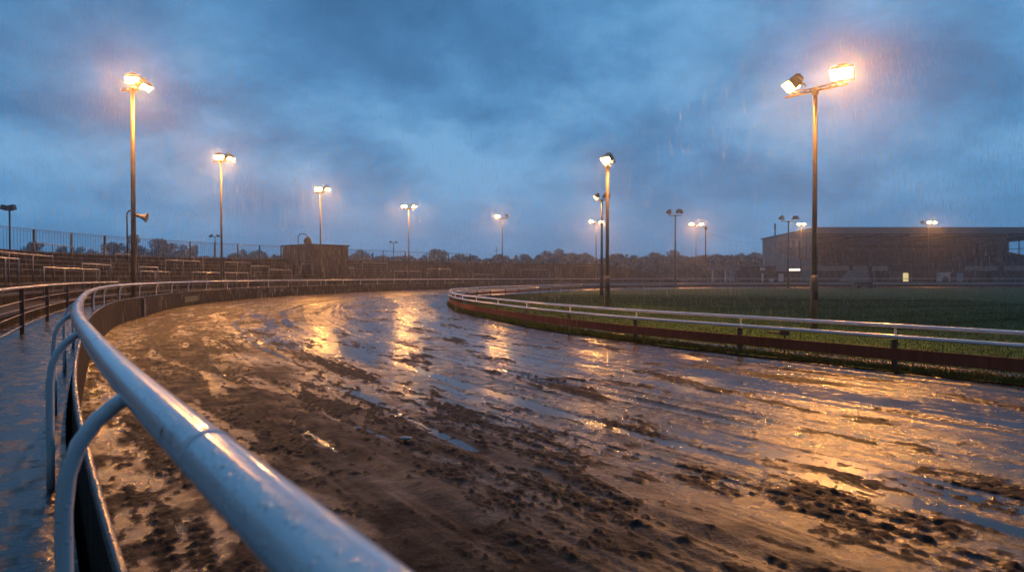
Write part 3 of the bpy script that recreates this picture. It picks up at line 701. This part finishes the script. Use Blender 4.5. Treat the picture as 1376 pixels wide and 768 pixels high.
def small_lamp(px, y, topy, basez, kind, lab, r=.05):
    x = ray(px, y); H = hgt(topy, y)-basez
    e = empty('lamp_post', (x, y, basez), 0, lab, 'lamp post')
    if kind == 'goose':
        MB().tube([(0,0,-.2),(0,0,H-.5),(0.02,0,H-.15),(.14,0,H),(.32,0,H-.02),(.42,0,H-.12)], r, 8).build('pole', M['pole_dark'], e, smooth=True)
        MB().lathe([(.05,.12),(.16,-.02),(.18,-.10),(.1,-.16)], (.42,0,H-.16), 12).build('lamp_shade', M['pole_dark'], e, smooth=True)
    elif kind == 'hook':
        MB().tube([(0,0,-.2),(0,0,H-.55),(.04,0,H-.22),(.22,0,H-.02),(.5,0,H),(.8,0,H-.06),(.96,0,H-.25),(1.0,0,H-.45)], r, 8).build('pole', M['pole_dark'], e, smooth=True)
        MB().lathe([(.05,.52),(.26,.4),(.40,.2),(.43,0),(.36,-.22),(.15,-.34)], (1.0,0,H-.82), 14).build('lamp_globe', M['black'], e, smooth=True)
    elif kind == 'tee':
        MB().tube([(0,0,-.2),(0,0,H)], r, 8).build('pole', M['pole_dark'], e, smooth=True)
        MB().box((0,0,H),(1.1,.08,.08)).build('crossarm', M['pole_dark'], e)
        for sx in (-1, 1): MB().box((sx*.55,-.1,H+.12),(.5,.4,.26),Matrix.Rotation(R(28*sx),3,'Y')).build('floodlight', M['black'], e, bevel=.03)
    elif kind == 'box':
        MB().tube([(0,0,-.2),(0,0,H-.3)], r, 8).build('pole', M['pole_dark'], e, smooth=True)
        for sx in (-1, 1): MB().box((sx*.23,-.1,H-.12),(.42,.34,.34),Matrix.Rotation(R(-14*sx),3,'Y')).build('floodlight', M['black'], e, bevel=.03)
    return e
small_lamp(14, 46, 277, 2.9, 'box', 'slim dark lamp post with twin boxy heads behind the back fence at far left', .055)
small_lamp(171.5, 44, 283, 2.9, 'goose', 'dark swan neck lamp post just left of the tallest mast', .05)
small_lamp(289.5, 100, 318, .0, 'tee', 'small distant twin floodlight pole beyond the back fence left of the second mast', .07)
small_lamp(401, 71, 314, 1.4, 'hook', 'thin hooked lamp post with a dark round globe beside the brown shed', .045)
small_lamp(529, 130, 326, .0, 'tee', 'small distant twin floodlight pole beyond the fence left of the fourth mast', .08)
an = empty('aerial_pole', (ray(667, 140), 140, 0), 0, 'hair thin distant aerial pole just left of the fifth mast', 'aerial')
MB().tube([(0,0,-.2),(0,0,7.7)], .05, 6).build('pole', M['pole_dark'], an); MB().box((0,0,7.0),(.9,.05,.05)).build('crossbar', M['pole_dark'], an)
tp = empty('telegraph_pole', (ray(948, 118), 118, 0), 0, 'plain dark telegraph pole close right of the distant lit mast', 'pole')
MB().tube([(0,0,-.2),(0,0,hgt(305,118))], [.13,.1], 8).build('pole', M['bark'], tp); MB().box((0,0,hgt(305,118)-.2),(.5,.3,.55)).build('cap_box', M['black'], tp)
cb = MB(); a_ = Vector((ray(948,118),118,hgt(312,118))); b_ = Vector((55.2,140,9.0))
cb.tube([a_.lerp(b_, i/16)-Vector((0,0,1.1*math.sin(math.pi*i/16))) for i in range(17)], .02, 5)
tag(cb.build('overhead_cable', M['black']), 'sagging overhead cable from the telegraph pole to the grandstand', 'cable')
vp = empty('roof_vent', (ray(1041,138), 138, 9.9), 0, 'dark vent pipe standing on the left end of the grandstand roof', 'vent pipe')
MB().lathe([(.12,0),(.12,2.2)], n=10).build('flue', M['pole_dark'], vp); MB().lathe([(.17,1.2),(.19,1.3),(.19,2.4),(.12,2.5)], n=10).build('cowl', M['black'], vp)

# ------------------------------------------------------------------ brown shed on the terrace
c = Vector((ray(418, 70), 70, 0)); sh = empty('timber_shed', (c.x, c.y, 1.1), R(48), 'rusty brown flat roofed shed standing on the terrace', 'shed')
W1, W2, HS = 4.5, 5.6, 3.85
MB().box((W1/2, W2/2, HS/2-.4), (W1, W2, HS+.6)).build('wall', M['shed'], sh)
MB().box((W1/2, W2/2, HS-.02), (W1+.24, W2+.24, .16)).build('roof', M['roof_dark'], sh)
dr = MB().box((1.5, -.02, .95), (1.1, .05, 2.0)).build('door', M['rust'], sh); MB().box((1.9, -.06, .95), (.1,.05,.05)).build('handle', M['black'], dr)
for i in range(8): MB().box((.3+i*.6, -.012, HS/2-.3), (.04, .03, HS+.2)).build('batten', M['rust'], sh)

# ------------------------------------------------------------------ grandstand
GX0, GX1, GY0, GY1 = 55.0, 104.0, 125.0, 150.0
gs = empty('grandstand', (GX0, GY0, 0), 0, 'long covered grandstand with open dark seating front across the infield', 'grandstand')
def gb_(name, m_, boxes, bevel=0):
    b_ = MB()
    for (x0,x1,y0,y1,z0,z1) in boxes: b_.box(((x0+x1)/2,(y0+y1)/2,(z0+z1)/2),(x1-x0,y1-y0,z1-z0))
    return b_.build(name, m_, gs, True, bevel=bevel)
rf = MB(); zf0, zf1, zb = 9.55, 10.6, 10.05
rf.add([(GX0-.3,GY0-1.2,10.35),(GX1+.3,GY0-1.2,10.35),(GX1+.3,GY1+.3,zb-.3),(GX0-.3,GY1+.3,zb-.3),(GX0-.3,GY0-1.2,10.6),(GX1+.3,GY0-1.2,10.6),(GX1+.3,GY1+.3,zb),(GX0-.3,GY1+.3,zb)],
       [(3,2,1,0),(4,5,6,7),(0,1,5,4),(1,2,6,5),(2,3,7,6),(3,0,4,7)])
rf.build('roof', M['roof_dark'], gs, True)
gb_('fascia', M['fascia'], [(GX0-.32,GX1+.32,GY0-1.45,GY0-1.21,9.5,10.62)])
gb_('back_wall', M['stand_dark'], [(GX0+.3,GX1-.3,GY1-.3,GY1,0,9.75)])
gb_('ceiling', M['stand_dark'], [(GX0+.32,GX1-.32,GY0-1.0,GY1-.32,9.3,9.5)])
# side walls with glazed opening following the rake
def side(x, inward, name_w, glass_m):
    t_ = .3; 
    def prism(poly, m_, nm, par, xs=(x, x+inward*t_)):
        n = len(poly); v = [(xs[0], y_, z_) for y_, z_ in poly]+[(xs[1], y_, z_) for y_, z_ in poly]
        f_ = [tuple(range(n)), tuple(range(2*n-1, n-1, -1))]+[(i, (i+1) % n, n+(i+1) % n, n+i) for i in range(n)]
        return MB().add(v, f_).build(nm, m_, par, True)
    A = (GY0, 4.3); B = (GY0, 9.2); C = (GY1-7, 8.9); D = (GY1-7, 6.7)
    # ring of pieces round the opening
    w = prism([(GY0, 0),(GY1, 0),(GY1, 5.2),(D[0], D[1]),(A[0], A[1])], M['clad'], name_w, gs)
    prism([(D[0], D[1]),(GY1, 5.2),(GY1, zb-.31),(C[0], 10.0),(C[0], C[1])], M['clad'], name_w, gs)
    prism([(GY0, B[1]),(C[0], C[1]),(C[0], 10.0),(GY0, 10.3)], M['clad'], name_w, gs)
    g_ = prism([A, B, C, D], glass_m, 'side_window', gs, (x+inward*.12, x+inward*.14))
    for i in range(7):
        y_ = GY0+.1+i*(C[0]-GY0)/6.05; zz0 = 4.3+(y_-GY0)/(D[0]-GY0)*2.4; MB().box((x+inward*.1, y_, (zz0+9.0)/2), (.14,.14,9.0-zz0)).build('mullion', M['pole_dark'], gs, True)
    MB().box((x+inward*.1, (GY0+C[0])/2, 7.4), (.1, C[0]-GY0-.3, .1)).build('transom', M['pole_dark'], gs, True)
side(GX0, 1, 'side_wall', M['dglass']); side(GX1, -1, 'side_wall', M['glass'])
# raked seating
tb = MB(); rows = 20
for i in range(rows):
    y0 = GY0+.6+i*1.12; z1 = 3.0+i*.25; tb.box(((GX0+GX1)/2, (y0+GY1-.4)/2, z1-.14), (GX1-GX0-.7, GY1-.4-y0, .27))
tb.build('seating_tiers', M['seat'], gs, True)
sb = MB()
for i in range(1, rows-1):
    y0 = GY0+.95+i*1.12; z1 = 3.0+i*.25
    for (xa, xb) in ((GX0+1,63),(64.4,74),(75.4,84),(85.4,94),(95.4,GX1-1)): sb.box(((xa+xb)/2, y0, z1+.28), (xb-xa, .08, .34))
sb.build('seat_backs', M['seat'], gs, True)
for xg in (63.7, 74.7, 84.7, 94.7):
    gb_('column', M['pole_dark'], [(xg-.15,xg+.15,GY0+6,GY0+6.3,4.0,9.4)])
for xg in (60, 66, 72, 78, 84, 90, 96, 101):
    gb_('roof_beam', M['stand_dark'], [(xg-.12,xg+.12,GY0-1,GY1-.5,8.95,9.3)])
gb_('press_box', M['stand_wall'], [(70,92,GY1-5.5,GY1-.4,7.3,8.8)])
gb_('press_window', M['dglass'], [(71+3.5*i,74+3.5*i,GY1-5.6,GY1-5.5,7.7,8.5) for i in range(6)])
gb_('ground_floor_wall', M['stand_wall'], [(GX0+.02,GX1-.02,GY0+.1,GY0+.5,-.1,2.8)])
def gx(px, y=GY0): return ray(px, y)
for (p0, p1) in ((1078,1140),(1146,1165),(1172,1192),(1297,1340),(1348,1430)):
    gb_('parapet', M['parapet'], [(gx(p0),gx(p1),GY0-.12,GY0+.08,2.78,3.62)])
gb_('parapet_rail', M['greyrail'], [(GX0,GX1,GY0-.05,GY0,3.95,4.0)])
# stair block in front
st = MB(); xa, xb, xc = gx(1126,GY0-1.5), gx(1144,GY0-1.5), gx(1166,GY0-1.5)
v = [(xa,GY0-1.6,0),(xb,GY0-1.6,2.75),(xc,GY0-1.6,2.75),(xc,GY0-1.6,0)]; v += [(x_,GY0-.13,z_) for x_,_,z_ in v]
st.add(v, [(3,2,1,0),(4,5,6,7),(0,1,5,4),(1,2,6,5),(2,3,7,6),(3,0,4,7)]); st.build('stair_block', M['parapet'], gs, True)
dl = gb_('doorway', M['door_lit'], [(gx(1213.5),gx(1220.5),GY0-.0,GY0+.09,0,2.35)]); dl['label'] = 'lit yellowish doorway'
dd = gb_('door', M['blue_door'], [(gx(1286),gx(1294),GY0-.02,GY0+.09,0,2.3)]); dd['label'] = 'pale blue door'; MB().box((gx(1293),GY0-.05,1.0),(.1,.06,.1)).build('handle', M['black'], dd, False).location = (-gs.location.x, -gs.location.y, 0)
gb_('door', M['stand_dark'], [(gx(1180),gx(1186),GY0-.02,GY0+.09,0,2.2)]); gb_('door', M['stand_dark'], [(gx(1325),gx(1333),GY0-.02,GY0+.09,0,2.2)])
gb_('canopy', M['roof_dark'], [(gx(1228),gx(1262),GY0-1.6,GY0+.09,2.35,2.47)])
# white kiosk with a dark arched hatch
ki = empty('white_kiosk', (gx(1270,122.5), 122.5, 0), 0, 'small white kiosk with a dark rounded hatch before the grandstand', 'kiosk')
MB().box((0,.6,1.15),(1.9,1.2,2.3)).build('body', M['white'], ki, bevel=.12)
MB().lathe([(.62,0),(.62,.03)], (0,-.02,1.05), 18, Matrix.Rotation(R(90),3,'X')).build('hatch', M['black'], ki)
MB().box((0,.55,2.36),(2.1,1.45,.12)).build('roof', M['white'], ki, bevel=.03)
# low buildings left of the stand
lb = empty('low_building', (gx(994,128), 128, 0), 0, 'low dark brown flat roofed building abutting the left end of the grandstand', 'building')
MB().box((3.3,3,1.75),(6.9,6,3.5)).build('wall', M['stand_wall'], lb); MB().box((3.3,3,3.56),(7.1,6.2,.14)).build('roof', M['roof_dark'], lb)
MB().box((1.5,-.02,1.05),(.95,.06,2.1)).build('door', M['stand_dark'], lb); MB().box((4.2,-.02,1.7),(1.4,.06,.9)).build('window', M['dglass'], lb)
cn = empty('entrance_canopy', (gx(976,124), 124, 0), 0, 'pale flat canopy on white posts left of the low brown building', 'canopy')
MB().box((-.2,1.6,3.15),(5.4,3.4,.5)).build('fascia_roof', M['parapet'], cn, bevel=.03)
for (x_, y_) in ((.0,.6),(.75,.2),(-2.4,.4),(2.2,2.8)): MB().box((x_,y_,1.45),(.26,.26,2.9)).build('post', M['white'], cn)
ct = empty('white_pillar', (gx(1024.5,122.5), 122.5, 0), 0, 'white capped pillar standing before the low brown building', 'pillar')
MB().box((0,0,1.15),(.32,.32,2.3)).build('shaft', M['white'], ct, bevel=.01); MB().box((0,0,3.0),(.75,.5,.5)).build('cap', M['white'], ct, bevel=.02); MB().box((0,0,2.52),(.5,.35,.46)).build('neck', M['black'], ct)
k2 = empty('ticket_kiosk', (gx(1041,123), 123, 0), 0, 'small kiosk with a lit white strip at the foot of the grandstand side wall', 'kiosk')
MB().box((2.35,.75,1.3),(4.5,1.5,2.6)).build('wall', M['stand_wall'], k2); MB().box((2.35,.7,2.66),(4.7,1.8,.1)).build('roof', M['parapet'], k2)
sg = MB().box((3.4,-.24,2.9),(2.1,.06,.32)).build('light_strip', M['sign_lit'], k2); sg['label'] = 'glowing white strip light'
MB().box((1.1,-.02,1.2),(.9,.05,2.0)).build('door', M['white'], k2)
for (px, y_, nm, lab, cat, dims, mm) in ((1092.5,121.3,'marker_post','short white marker post at the foot of the grandstand','post',(.22,.22,1.35),'white'),
      (1036,121.5,'utility_cabinet','small white utility cabinet beside the white pillar','cabinet',(.85,.6,1.2),'white'),
      (1030.5,121.4,'wheelie_bin','dark low bin between the white pillar and utility cabinet','bin',(.6,.6,.95),'black')):
    e = empty(nm, (ray(px, y_), y_, 0), 0, lab, cat)
    MB().box((0,0,dims[2]/2), dims).build('body', M[mm], e, bevel=.03); MB().box((0,0,dims[2]+.03), (dims[0]*1.1, dims[1]*1.1, .06)).build('lid', M[mm], e, bevel=.01)
eq = empty('equipment_trailer', (ray(1158, 96.5), 96.5, 0), 0, 'low dark grey equipment trailer parked behind the far inner rail', 'trailer')
MB().box((0,0,.62),(2.6,1.0,.6)).build('body', M['roof_dark'], eq, bevel=.05)
for x_ in (-.7, .7): MB().lathe([(.1,-.1),(.3,-.1),(.3,.1),(.1,.1)], (x_,-.55,.3), 14, Matrix.Rotation(R(90),3,'X')).build('wheel', M['black'], eq)
MB().tube([(1.3,0,.45),(2.0,0,.4)], .05, 8).build('drawbar', M['black'], eq)
dm = empty('field_roller', (ray(1172, 96.3), 96.3, 0), R(20), 'small black roller drum standing right of the equipment trailer', 'roller')
MB().lathe([(.1,-.35),(.38,-.35),(.38,.35),(.1,.35)], (0,0,.38), 16, Matrix.Rotation(R(90),3,'Y')).build('drum', M['black'], dm); MB().tube([(-.4,0,.38),(-.4,.9,.9),(.4,.9,.9),(.4,0,.38)], .03, 8).build('handle', M['black'], dm)

# ------------------------------------------------------------------ trees
def tree_proto(seed, kind=0):
    r = np.random.default_rng(seed); tk = MB(); H = 10.0
    tk.tube([(0,0,-.3),(.1,.05,H*.22),(.05,-.1,H*.5),(.15,0,H*.78)], [.32,.24,.15,.05], 8)
    lobes = []
    nl = 30 if kind == 0 else 22
    for i in range(nl):
        a = r.uniform(0, 2*np.pi); z = r.uniform(.16, .86)*H; prof_ = math.sin(min(1, (z/H-.12)/.75)*math.pi*.9)**.6 if kind == 0 else math.sin(min(1,(z/H-.1)/.9)*math.pi)*.7
        rad = r.uniform(.25, 1)*3.6*max(prof_, .25); c = np.array([math.cos(a)*rad, math.sin(a)*rad, z]); lobes.append((c*np.array([1,1,1])+np.array([0,0,r.uniform(-.5,.5)]), r.uniform(.7, 1.7)))
        if i < 9: tk.tube([(.05,0,z*.5+.6), (c[0]*.55, c[1]*.55, z*.85), tuple(c)], [.11,.07,.02], 5)
    V = []
    for c, rr_ in lobes:
        n = int(170*rr_**1.7); u = r.normal(size=(n, 3)); u /= np.linalg.norm(u, axis=1)[:, None]; rad = rr_*r.random(n)**.45
        p = c+u*rad[:, None]*np.array([1.15, 1.15, .85])
        a1 = r.normal(size=(n, 3)); a1 /= np.linalg.norm(a1, axis=1)[:, None]; a2 = np.cross(a1, r.normal(size=(n, 3))); a2 /= np.linalg.norm(a2, axis=1)[:, None]
        sz = r.uniform(.10, .26, n)[:, None]
        V.append(np.stack([p-a1*sz, p+a2*sz*.8, p+a1*sz, p-a2*sz*.8], 1))
    V = np.vstack(V); return tk, V
PT = []
for i, (sd, kd, mt) in enumerate(((1,0,'leaf'),(2,0,'leaf'),(3,0,'leaf_brown'),(4,1,'leaf'),(6,0,'leaf_brown'))):
    tk, V = tree_proto(sd, kd); PT.append((tk.mesh('trunk', M['bark'], smooth=True), tri_mesh('crown', V, M[mt])))
TREES = [(48,321,24,95,2,'small bare looking brown tree above the back fence at far left'),
 (82,328,14,110,1,'little tree poking over the back fence left of the first mast'),
 (112,329,26,110,0,'low spreading tree behind the fence between far left lamp post and first mast'),
 (148,321,40,115,3,'broad airy tree behind the fence just left of the first mast'),
 (178,308,26,120,3,'tall pointed tree rising directly behind the first mast'),
 (204,325,34,125,0,'rounded tree just right of the first mast'),
 (221,318,32,130,1,'highest rounded tree of the clump right of the first mast'),
 (240,326,26,130,0,'smaller rounded tree at the right of the clump beyond the first mast'),
 (262,327,14,140,4,'small isolated round tree left of the tiny twin floodlight pole'),
 (314,336,18,150,3,'small pointed tree immediately right of the second mast'),
 (331,333,22,150,0,'low tree midway between the second mast and the shed'),
 (349,334,22,150,1,'low tree a little left of the brown shed'),
 (368,342,16,150,2,'lowest tree touching the left side of the shed'),
 (484,333,24,170,0,'rounded tree just right of the brown shed'),
 (512,341,20,175,1,'low tree left of the distant twin pole beyond the fence'),
 (540,341,20,175,2,'low tree between the distant twin pole and the fourth mast'),
 (591,332,30,175,1,'broad rounded tree between the fourth and fifth masts'),
 (573,340,18,180,0,'low tree a little right of the fourth mast'),
 (628,339,30,180,3,'wide low tree left of the fifth mast'),
 (651,345,18,180,0,'very low tree close left of the fifth mast'),
 (672,340,24,180,4,'rounded tree directly behind the fifth mast'),
 (708,339,18,185,1,'small tree right of the fifth mast'),
 (746,332,30,185,0,'largest rounded tree between the fifth mast and the infield pair'),
 (775,336,28,185,3,'loose crowned tree immediately left of the infield pole pair'),
 (788,338,22,190,1,'tree partly hidden by the left pole of the infield pair'),
 (828,338,24,185,2,'brownish tree just right of the thick infield mast'),
 (856,341,26,190,0,'low tree between the thick infield mast and the unlit mast'),
 (897,334,34,170,0,'dark rounded tree behind the unlit infield mast'),
 (880,343,18,180,2,'low bush like tree left of the dark tree behind the unlit mast'),
 (925,342,20,185,1,'low tree between unlit mast and distant lit mast'),
 (944,341,22,185,4,'tree behind the telegraph pole'),
 (965,339,24,185,2,'rounded brownish tree above the entrance canopy'),
 (992,338,28,195,0,'wide tree between the canopy and the grandstand'),
 (1012,337,24,195,1,'tree next to the left corner of the grandstand')]
for i, (px, ty, w, y, p, lab) in enumerate(TREES):
    y *= 1.7 if i < 13 else 1.25
    H = hgt(ty, y); wr = w/F*y
    e = empty('tree', (ray(px, y), y, -.3), random.uniform(0, 6.28), lab, 'tree', 'trees beyond the terrace')
    sx = max(wr/8.2, .35)*1.5; sz = (H+.3)/9.9
    for nm, me in zip(('trunk', 'crown'), PT[p]):
        o = link(nm, me, e); o.scale = (sx*(.8+.13*(i % 4)), sx, sz)
# hedge mass low behind everything
n = 85000; px = rng.uniform(-60, 1060, n); y = rng.uniform(185, 260, n)
x = ray(px, y); top = (7.0+3.0*fbm(x/6, y*0+1, 5, 4)); z = rng.random(n)**.7*top-.2
p = np.stack([x, y, z], 1); a1 = rng.normal(size=(n,3)); a1 /= np.linalg.norm(a1,axis=1)[:,None]; a2 = np.cross(a1, rng.normal(size=(n,3))); a2 /= np.linalg.norm(a2,axis=1)[:,None]
sz = rng.uniform(.25,.6,n)[:,None]; V = np.stack([p-a1*sz,p+a2*sz,p+a1*sz,p-a2*sz],1)
tag(link('undergrowth', tri_mesh('undergrowth', V, M['leaf'])), 'low dark band of shrubs and undergrowth beyond the terrace', 'undergrowth', kind='stuff')

# pale stones trodden into the mud
for (px, py, lab) in ((545,596,'small pale stone in dark mud near the picture centre'),(205,424.5,'tiny pale stone at the foot of the outer wall')):
    yy = F*EYE/(py-HY); e = MB().lathe([(.004,-.03),(.035,-.012),(.05,.008),(.03,.022),(.005,.028)], n=9)
    o = e.build('stone', M['stone'], None, smooth=True); o.location = (ray(px, yy), yy, .05); o.scale = (1.3,.8,.7); tag(o, lab, 'stone')

# ------------------------------------------------------------------ rain
n = 150000
rx = rng.uniform(-45, 62, n); ry = 16+rng.random(n)**1.1*70; rz = rng.uniform(.2, 12.9, n)
ln = rng.uniform(.12, .34, n); sl = -.08+rng.normal(0, .012, n); w = rng.uniform(.0018, .0036, n)*np.clip(ry/22, .45, 1.6)
for hx_, hy_, hz_ in ((8.4, 20.9, 7.5), (9.6, 19.8, 7.6), (-15.8, 28.7, 9.6), (4.9, 35.8, 7.6)):   # drops thinned round the lamps so they shine less brightly
    dd_ = np.sqrt((rx-hx_)**2+(ry-hy_)**2+(rz-hz_)**2); w = np.where(dd_ < 5.5, np.minimum(w, .0011+.00012*dd_**1.5), w); ry = np.where(dd_ < 1.0, ry+3, ry)
a = np.stack([rx, ry, rz], 1); b_ = a+np.stack([sl*ln, sl*0, ln], 1); V = np.zeros((n, 6, 3))
for k in range(3):
    o_k = np.stack([np.cos(2.09*k)*w, np.sin(2.09*k)*w, 0*w], 1); V[:, k] = a+o_k; V[:, 3+k] = b_+o_k*.4
me = bpy.data.meshes.new('rain'); me.vertices.add(n*6); me.vertices.foreach_set('co', V.reshape(-1).astype(np.float32))
q = np.array([[0,1,4,3],[1,2,5,4],[2,0,3,5]]); q = (np.arange(n)[:, None, None]*6+q[None]).reshape(-1, 4)
me.loops.add(q.size); me.loops.foreach_set('vertex_index', q.reshape(-1).astype(np.int32)); me.polygons.add(len(q)); me.polygons.foreach_set('loop_start', np.arange(0, q.size, 4, dtype=np.int32))
me.update(calc_edges=True)
m, nt, b = new_mat('rain_water'); b.inputs['Base Color'].default_value = (.9,.92,.95,1); b.inputs['Roughness'].default_value = .3; b.inputs['Alpha'].default_value = .5
tl = N(nt, 'ShaderNodeBsdfTranslucent'); tl.inputs[0].default_value = (.9,.9,.9,1); ms = N(nt, 'ShaderNodeMixShader'); ms.inputs[0].default_value = .5
nt.links.new(b.outputs[0], ms.inputs[1]); nt.links.new(tl.outputs[0], ms.inputs[2]); tr_ = N(nt, 'ShaderNodeBsdfTransparent'); m2 = N(nt, 'ShaderNodeMixShader'); m2.inputs[0].default_value = .45
nt.links.new(tr_.outputs[0], m2.inputs[1]); nt.links.new(ms.outputs[0], m2.inputs[2]); nt.links.new(m2.outputs[0], nt.nodes['Material Output'].inputs[0])
me.materials.append(m); tag(link('rain', me), 'slanting rain falling over the whole track', 'rain', kind='stuff')

# ------------------------------------------------------------------ haze
hb = MB(); hb.box((50, 290, 6.0), (960, 710, 15.0))
m = bpy.data.materials.new('haze'); m.use_nodes = True; nt = m.node_tree; nt.nodes.remove(nt.nodes['Principled BSDF'])
v = N(nt, 'ShaderNodeVolumePrincipled'); v.inputs['Color'].default_value = (.85,.87,.92,1); v.inputs['Density'].default_value = .0015; v.inputs['Anisotropy'].default_value = .88
nt.links.new(v.outputs[0], nt.nodes['Material Output'].inputs['Volume'])
h = hb.build('haze', m); tag(h, 'thin rain haze hanging over the whole track', 'haze', kind='stuff')

# ------------------------------------------------------------------ sky, sun, camera
def N_by(nt, sp):                                        # the evening light lies beyond the bend; the sky behind and overhead is darker
    a = N(nt, 'ShaderNodeMath', operation='MULTIPLY_ADD'); a.inputs[1].default_value = .5; a.inputs[2].default_value = .5; nt.links.new(sp.outputs[1], a.inputs[0]); return a.outputs[0]
w = bpy.data.worlds.new('World'); S.world = w; w.use_nodes = True; nt = w.node_tree; bg = nt.nodes['Background']
sky = N(nt, 'ShaderNodeTexSky'); sky.sky_type = 'NISHITA'; sky.sun_disc = False; sky.sun_elevation = R(4); sky.sun_rotation = R(200)
tc = N(nt, 'ShaderNodeTexCoord'); sp = N(nt, 'ShaderNodeSeparateXYZ'); nt.links.new(tc.outputs['Generated'], sp.inputs[0])
zz = N(nt, 'ShaderNodeMath', operation='MAXIMUM'); zz.inputs[1].default_value = 0; nt.links.new(sp.outputs[2], zz.inputs[0])
za = N(nt, 'ShaderNodeMath', operation='ADD'); za.inputs[1].default_value = .42; nt.links.new(zz.outputs[0], za.inputs[0])
dx = N(nt, 'ShaderNodeMath', operation='DIVIDE'); nt.links.new(sp.outputs[0], dx.inputs[0]); nt.links.new(za.outputs[0], dx.inputs[1])
dy = N(nt, 'ShaderNodeMath', operation='DIVIDE'); nt.links.new(sp.outputs[1], dy.inputs[0]); nt.links.new(za.outputs[0], dy.inputs[1])
cb_ = N(nt, 'ShaderNodeCombineXYZ'); nt.links.new(dx.outputs[0], cb_.inputs[0]); nt.links.new(dy.outputs[0], cb_.inputs[1]); cb_.inputs[2].default_value = 1.7
n1 = N(nt, 'ShaderNodeTexNoise', Scale=2.6, Detail=9, Roughness=.56, Distortion=.15); nt.links.new(cb_.outputs[0], n1.inputs['Vector'])
cr = ramp(nt, n1.outputs[0], [(.31, (.042,.140,.30,1)), (.44, (.060,.190,.39,1)), (.53, (.085,.255,.49,1)), (.65, (.155,.37,.63,1))])
fd = ramp(nt, sp.outputs[2], [(.0, g4(1)), (.15, g4(0))])        # towards the horizon the cloud base closes to one even blue
mh = N(nt, 'ShaderNodeMix', data_type='RGBA'); nt.links.new(fd.outputs[0], mh.inputs[0]); nt.links.new(cr.outputs[0], mh.inputs[6]); mh.inputs[7].default_value = (.078,.265,.53,1)
sc_ = N(nt, 'ShaderNodeMix', data_type='RGBA', blend_type='MULTIPLY'); sc_.inputs[0].default_value = 1; nt.links.new(sky.outputs[0], sc_.inputs[6]); sc_.inputs[7].default_value = (.35,.5,.8,1)
mf = N(nt, 'ShaderNodeVectorMath', operation='SCALE'); mf.inputs['Scale'].default_value = 12.0; nt.links.new(mh.outputs[2], mf.inputs[0])
bk = ramp(nt, N_by(nt, sp), [(.30, g4(.42)), (.62, g4(1))]); mb_ = N(nt, 'ShaderNodeMix', data_type='RGBA', blend_type='MULTIPLY'); mb_.inputs[0].default_value = 1
nt.links.new(mf.outputs[0], mb_.inputs[6]); nt.links.new(bk.outputs[0], mb_.inputs[7])
mm_ = N(nt, 'ShaderNodeMix', data_type='RGBA'); mm_.inputs[0].default_value = .92; nt.links.new(sc_.outputs[2], mm_.inputs[6]); nt.links.new(mb_.outputs[2], mm_.inputs[7])
nt.links.new(mm_.outputs[2], bg.inputs[0]); bg.inputs[1].default_value = .105

sl_ = bpy.data.lights.new('sun', 'SUN'); sl_.energy = .05; sl_.angle = R(30); sl_.color = (.75,.85,1)
so_ = bpy.data.objects.new('sun', sl_); COL.objects.link(so_); so_.rotation_euler = (R(50), 0, R(-20)); so_.location = (0,0,60)

cam = bpy.data.cameras.new('camera'); cam.lens = 24.0; cam.sensor_width = 36; cam.clip_end = 2000; cam.clip_start = .02
co = bpy.data.objects.new('camera', cam); COL.objects.link(co); co.location = (0, 0, EYE); co.rotation_euler = (R(90)-math.atan(12/F), 0, 0)
cam.dof.use_dof = True; cam.dof.focus_distance = 14; cam.dof.aperture_fstop = 4.0
S.camera = co
S.render.resolution_x = 1024; S.render.resolution_y = 571
S.view_settings.view_transform = 'Standard'; S.view_settings.look = 'None'; S.view_settings.exposure = -0.08; S.view_settings.gamma = 1; S.view_settings.use_curve_mapping = False
S.render.engine = 'CYCLES'; cy = S.cycles
cy.use_denoising = True; cy.max_bounces = 5; cy.diffuse_bounces = 2; cy.glossy_bounces = 3; cy.transmission_bounces = 4; cy.volume_bounces = 0; cy.transparent_max_bounces = 12
cy.sample_clamp_indirect = 6; cy.sample_clamp_direct = 0; cy.caustics_reflective = False; cy.caustics_refractive = False; cy.use_light_tree = True
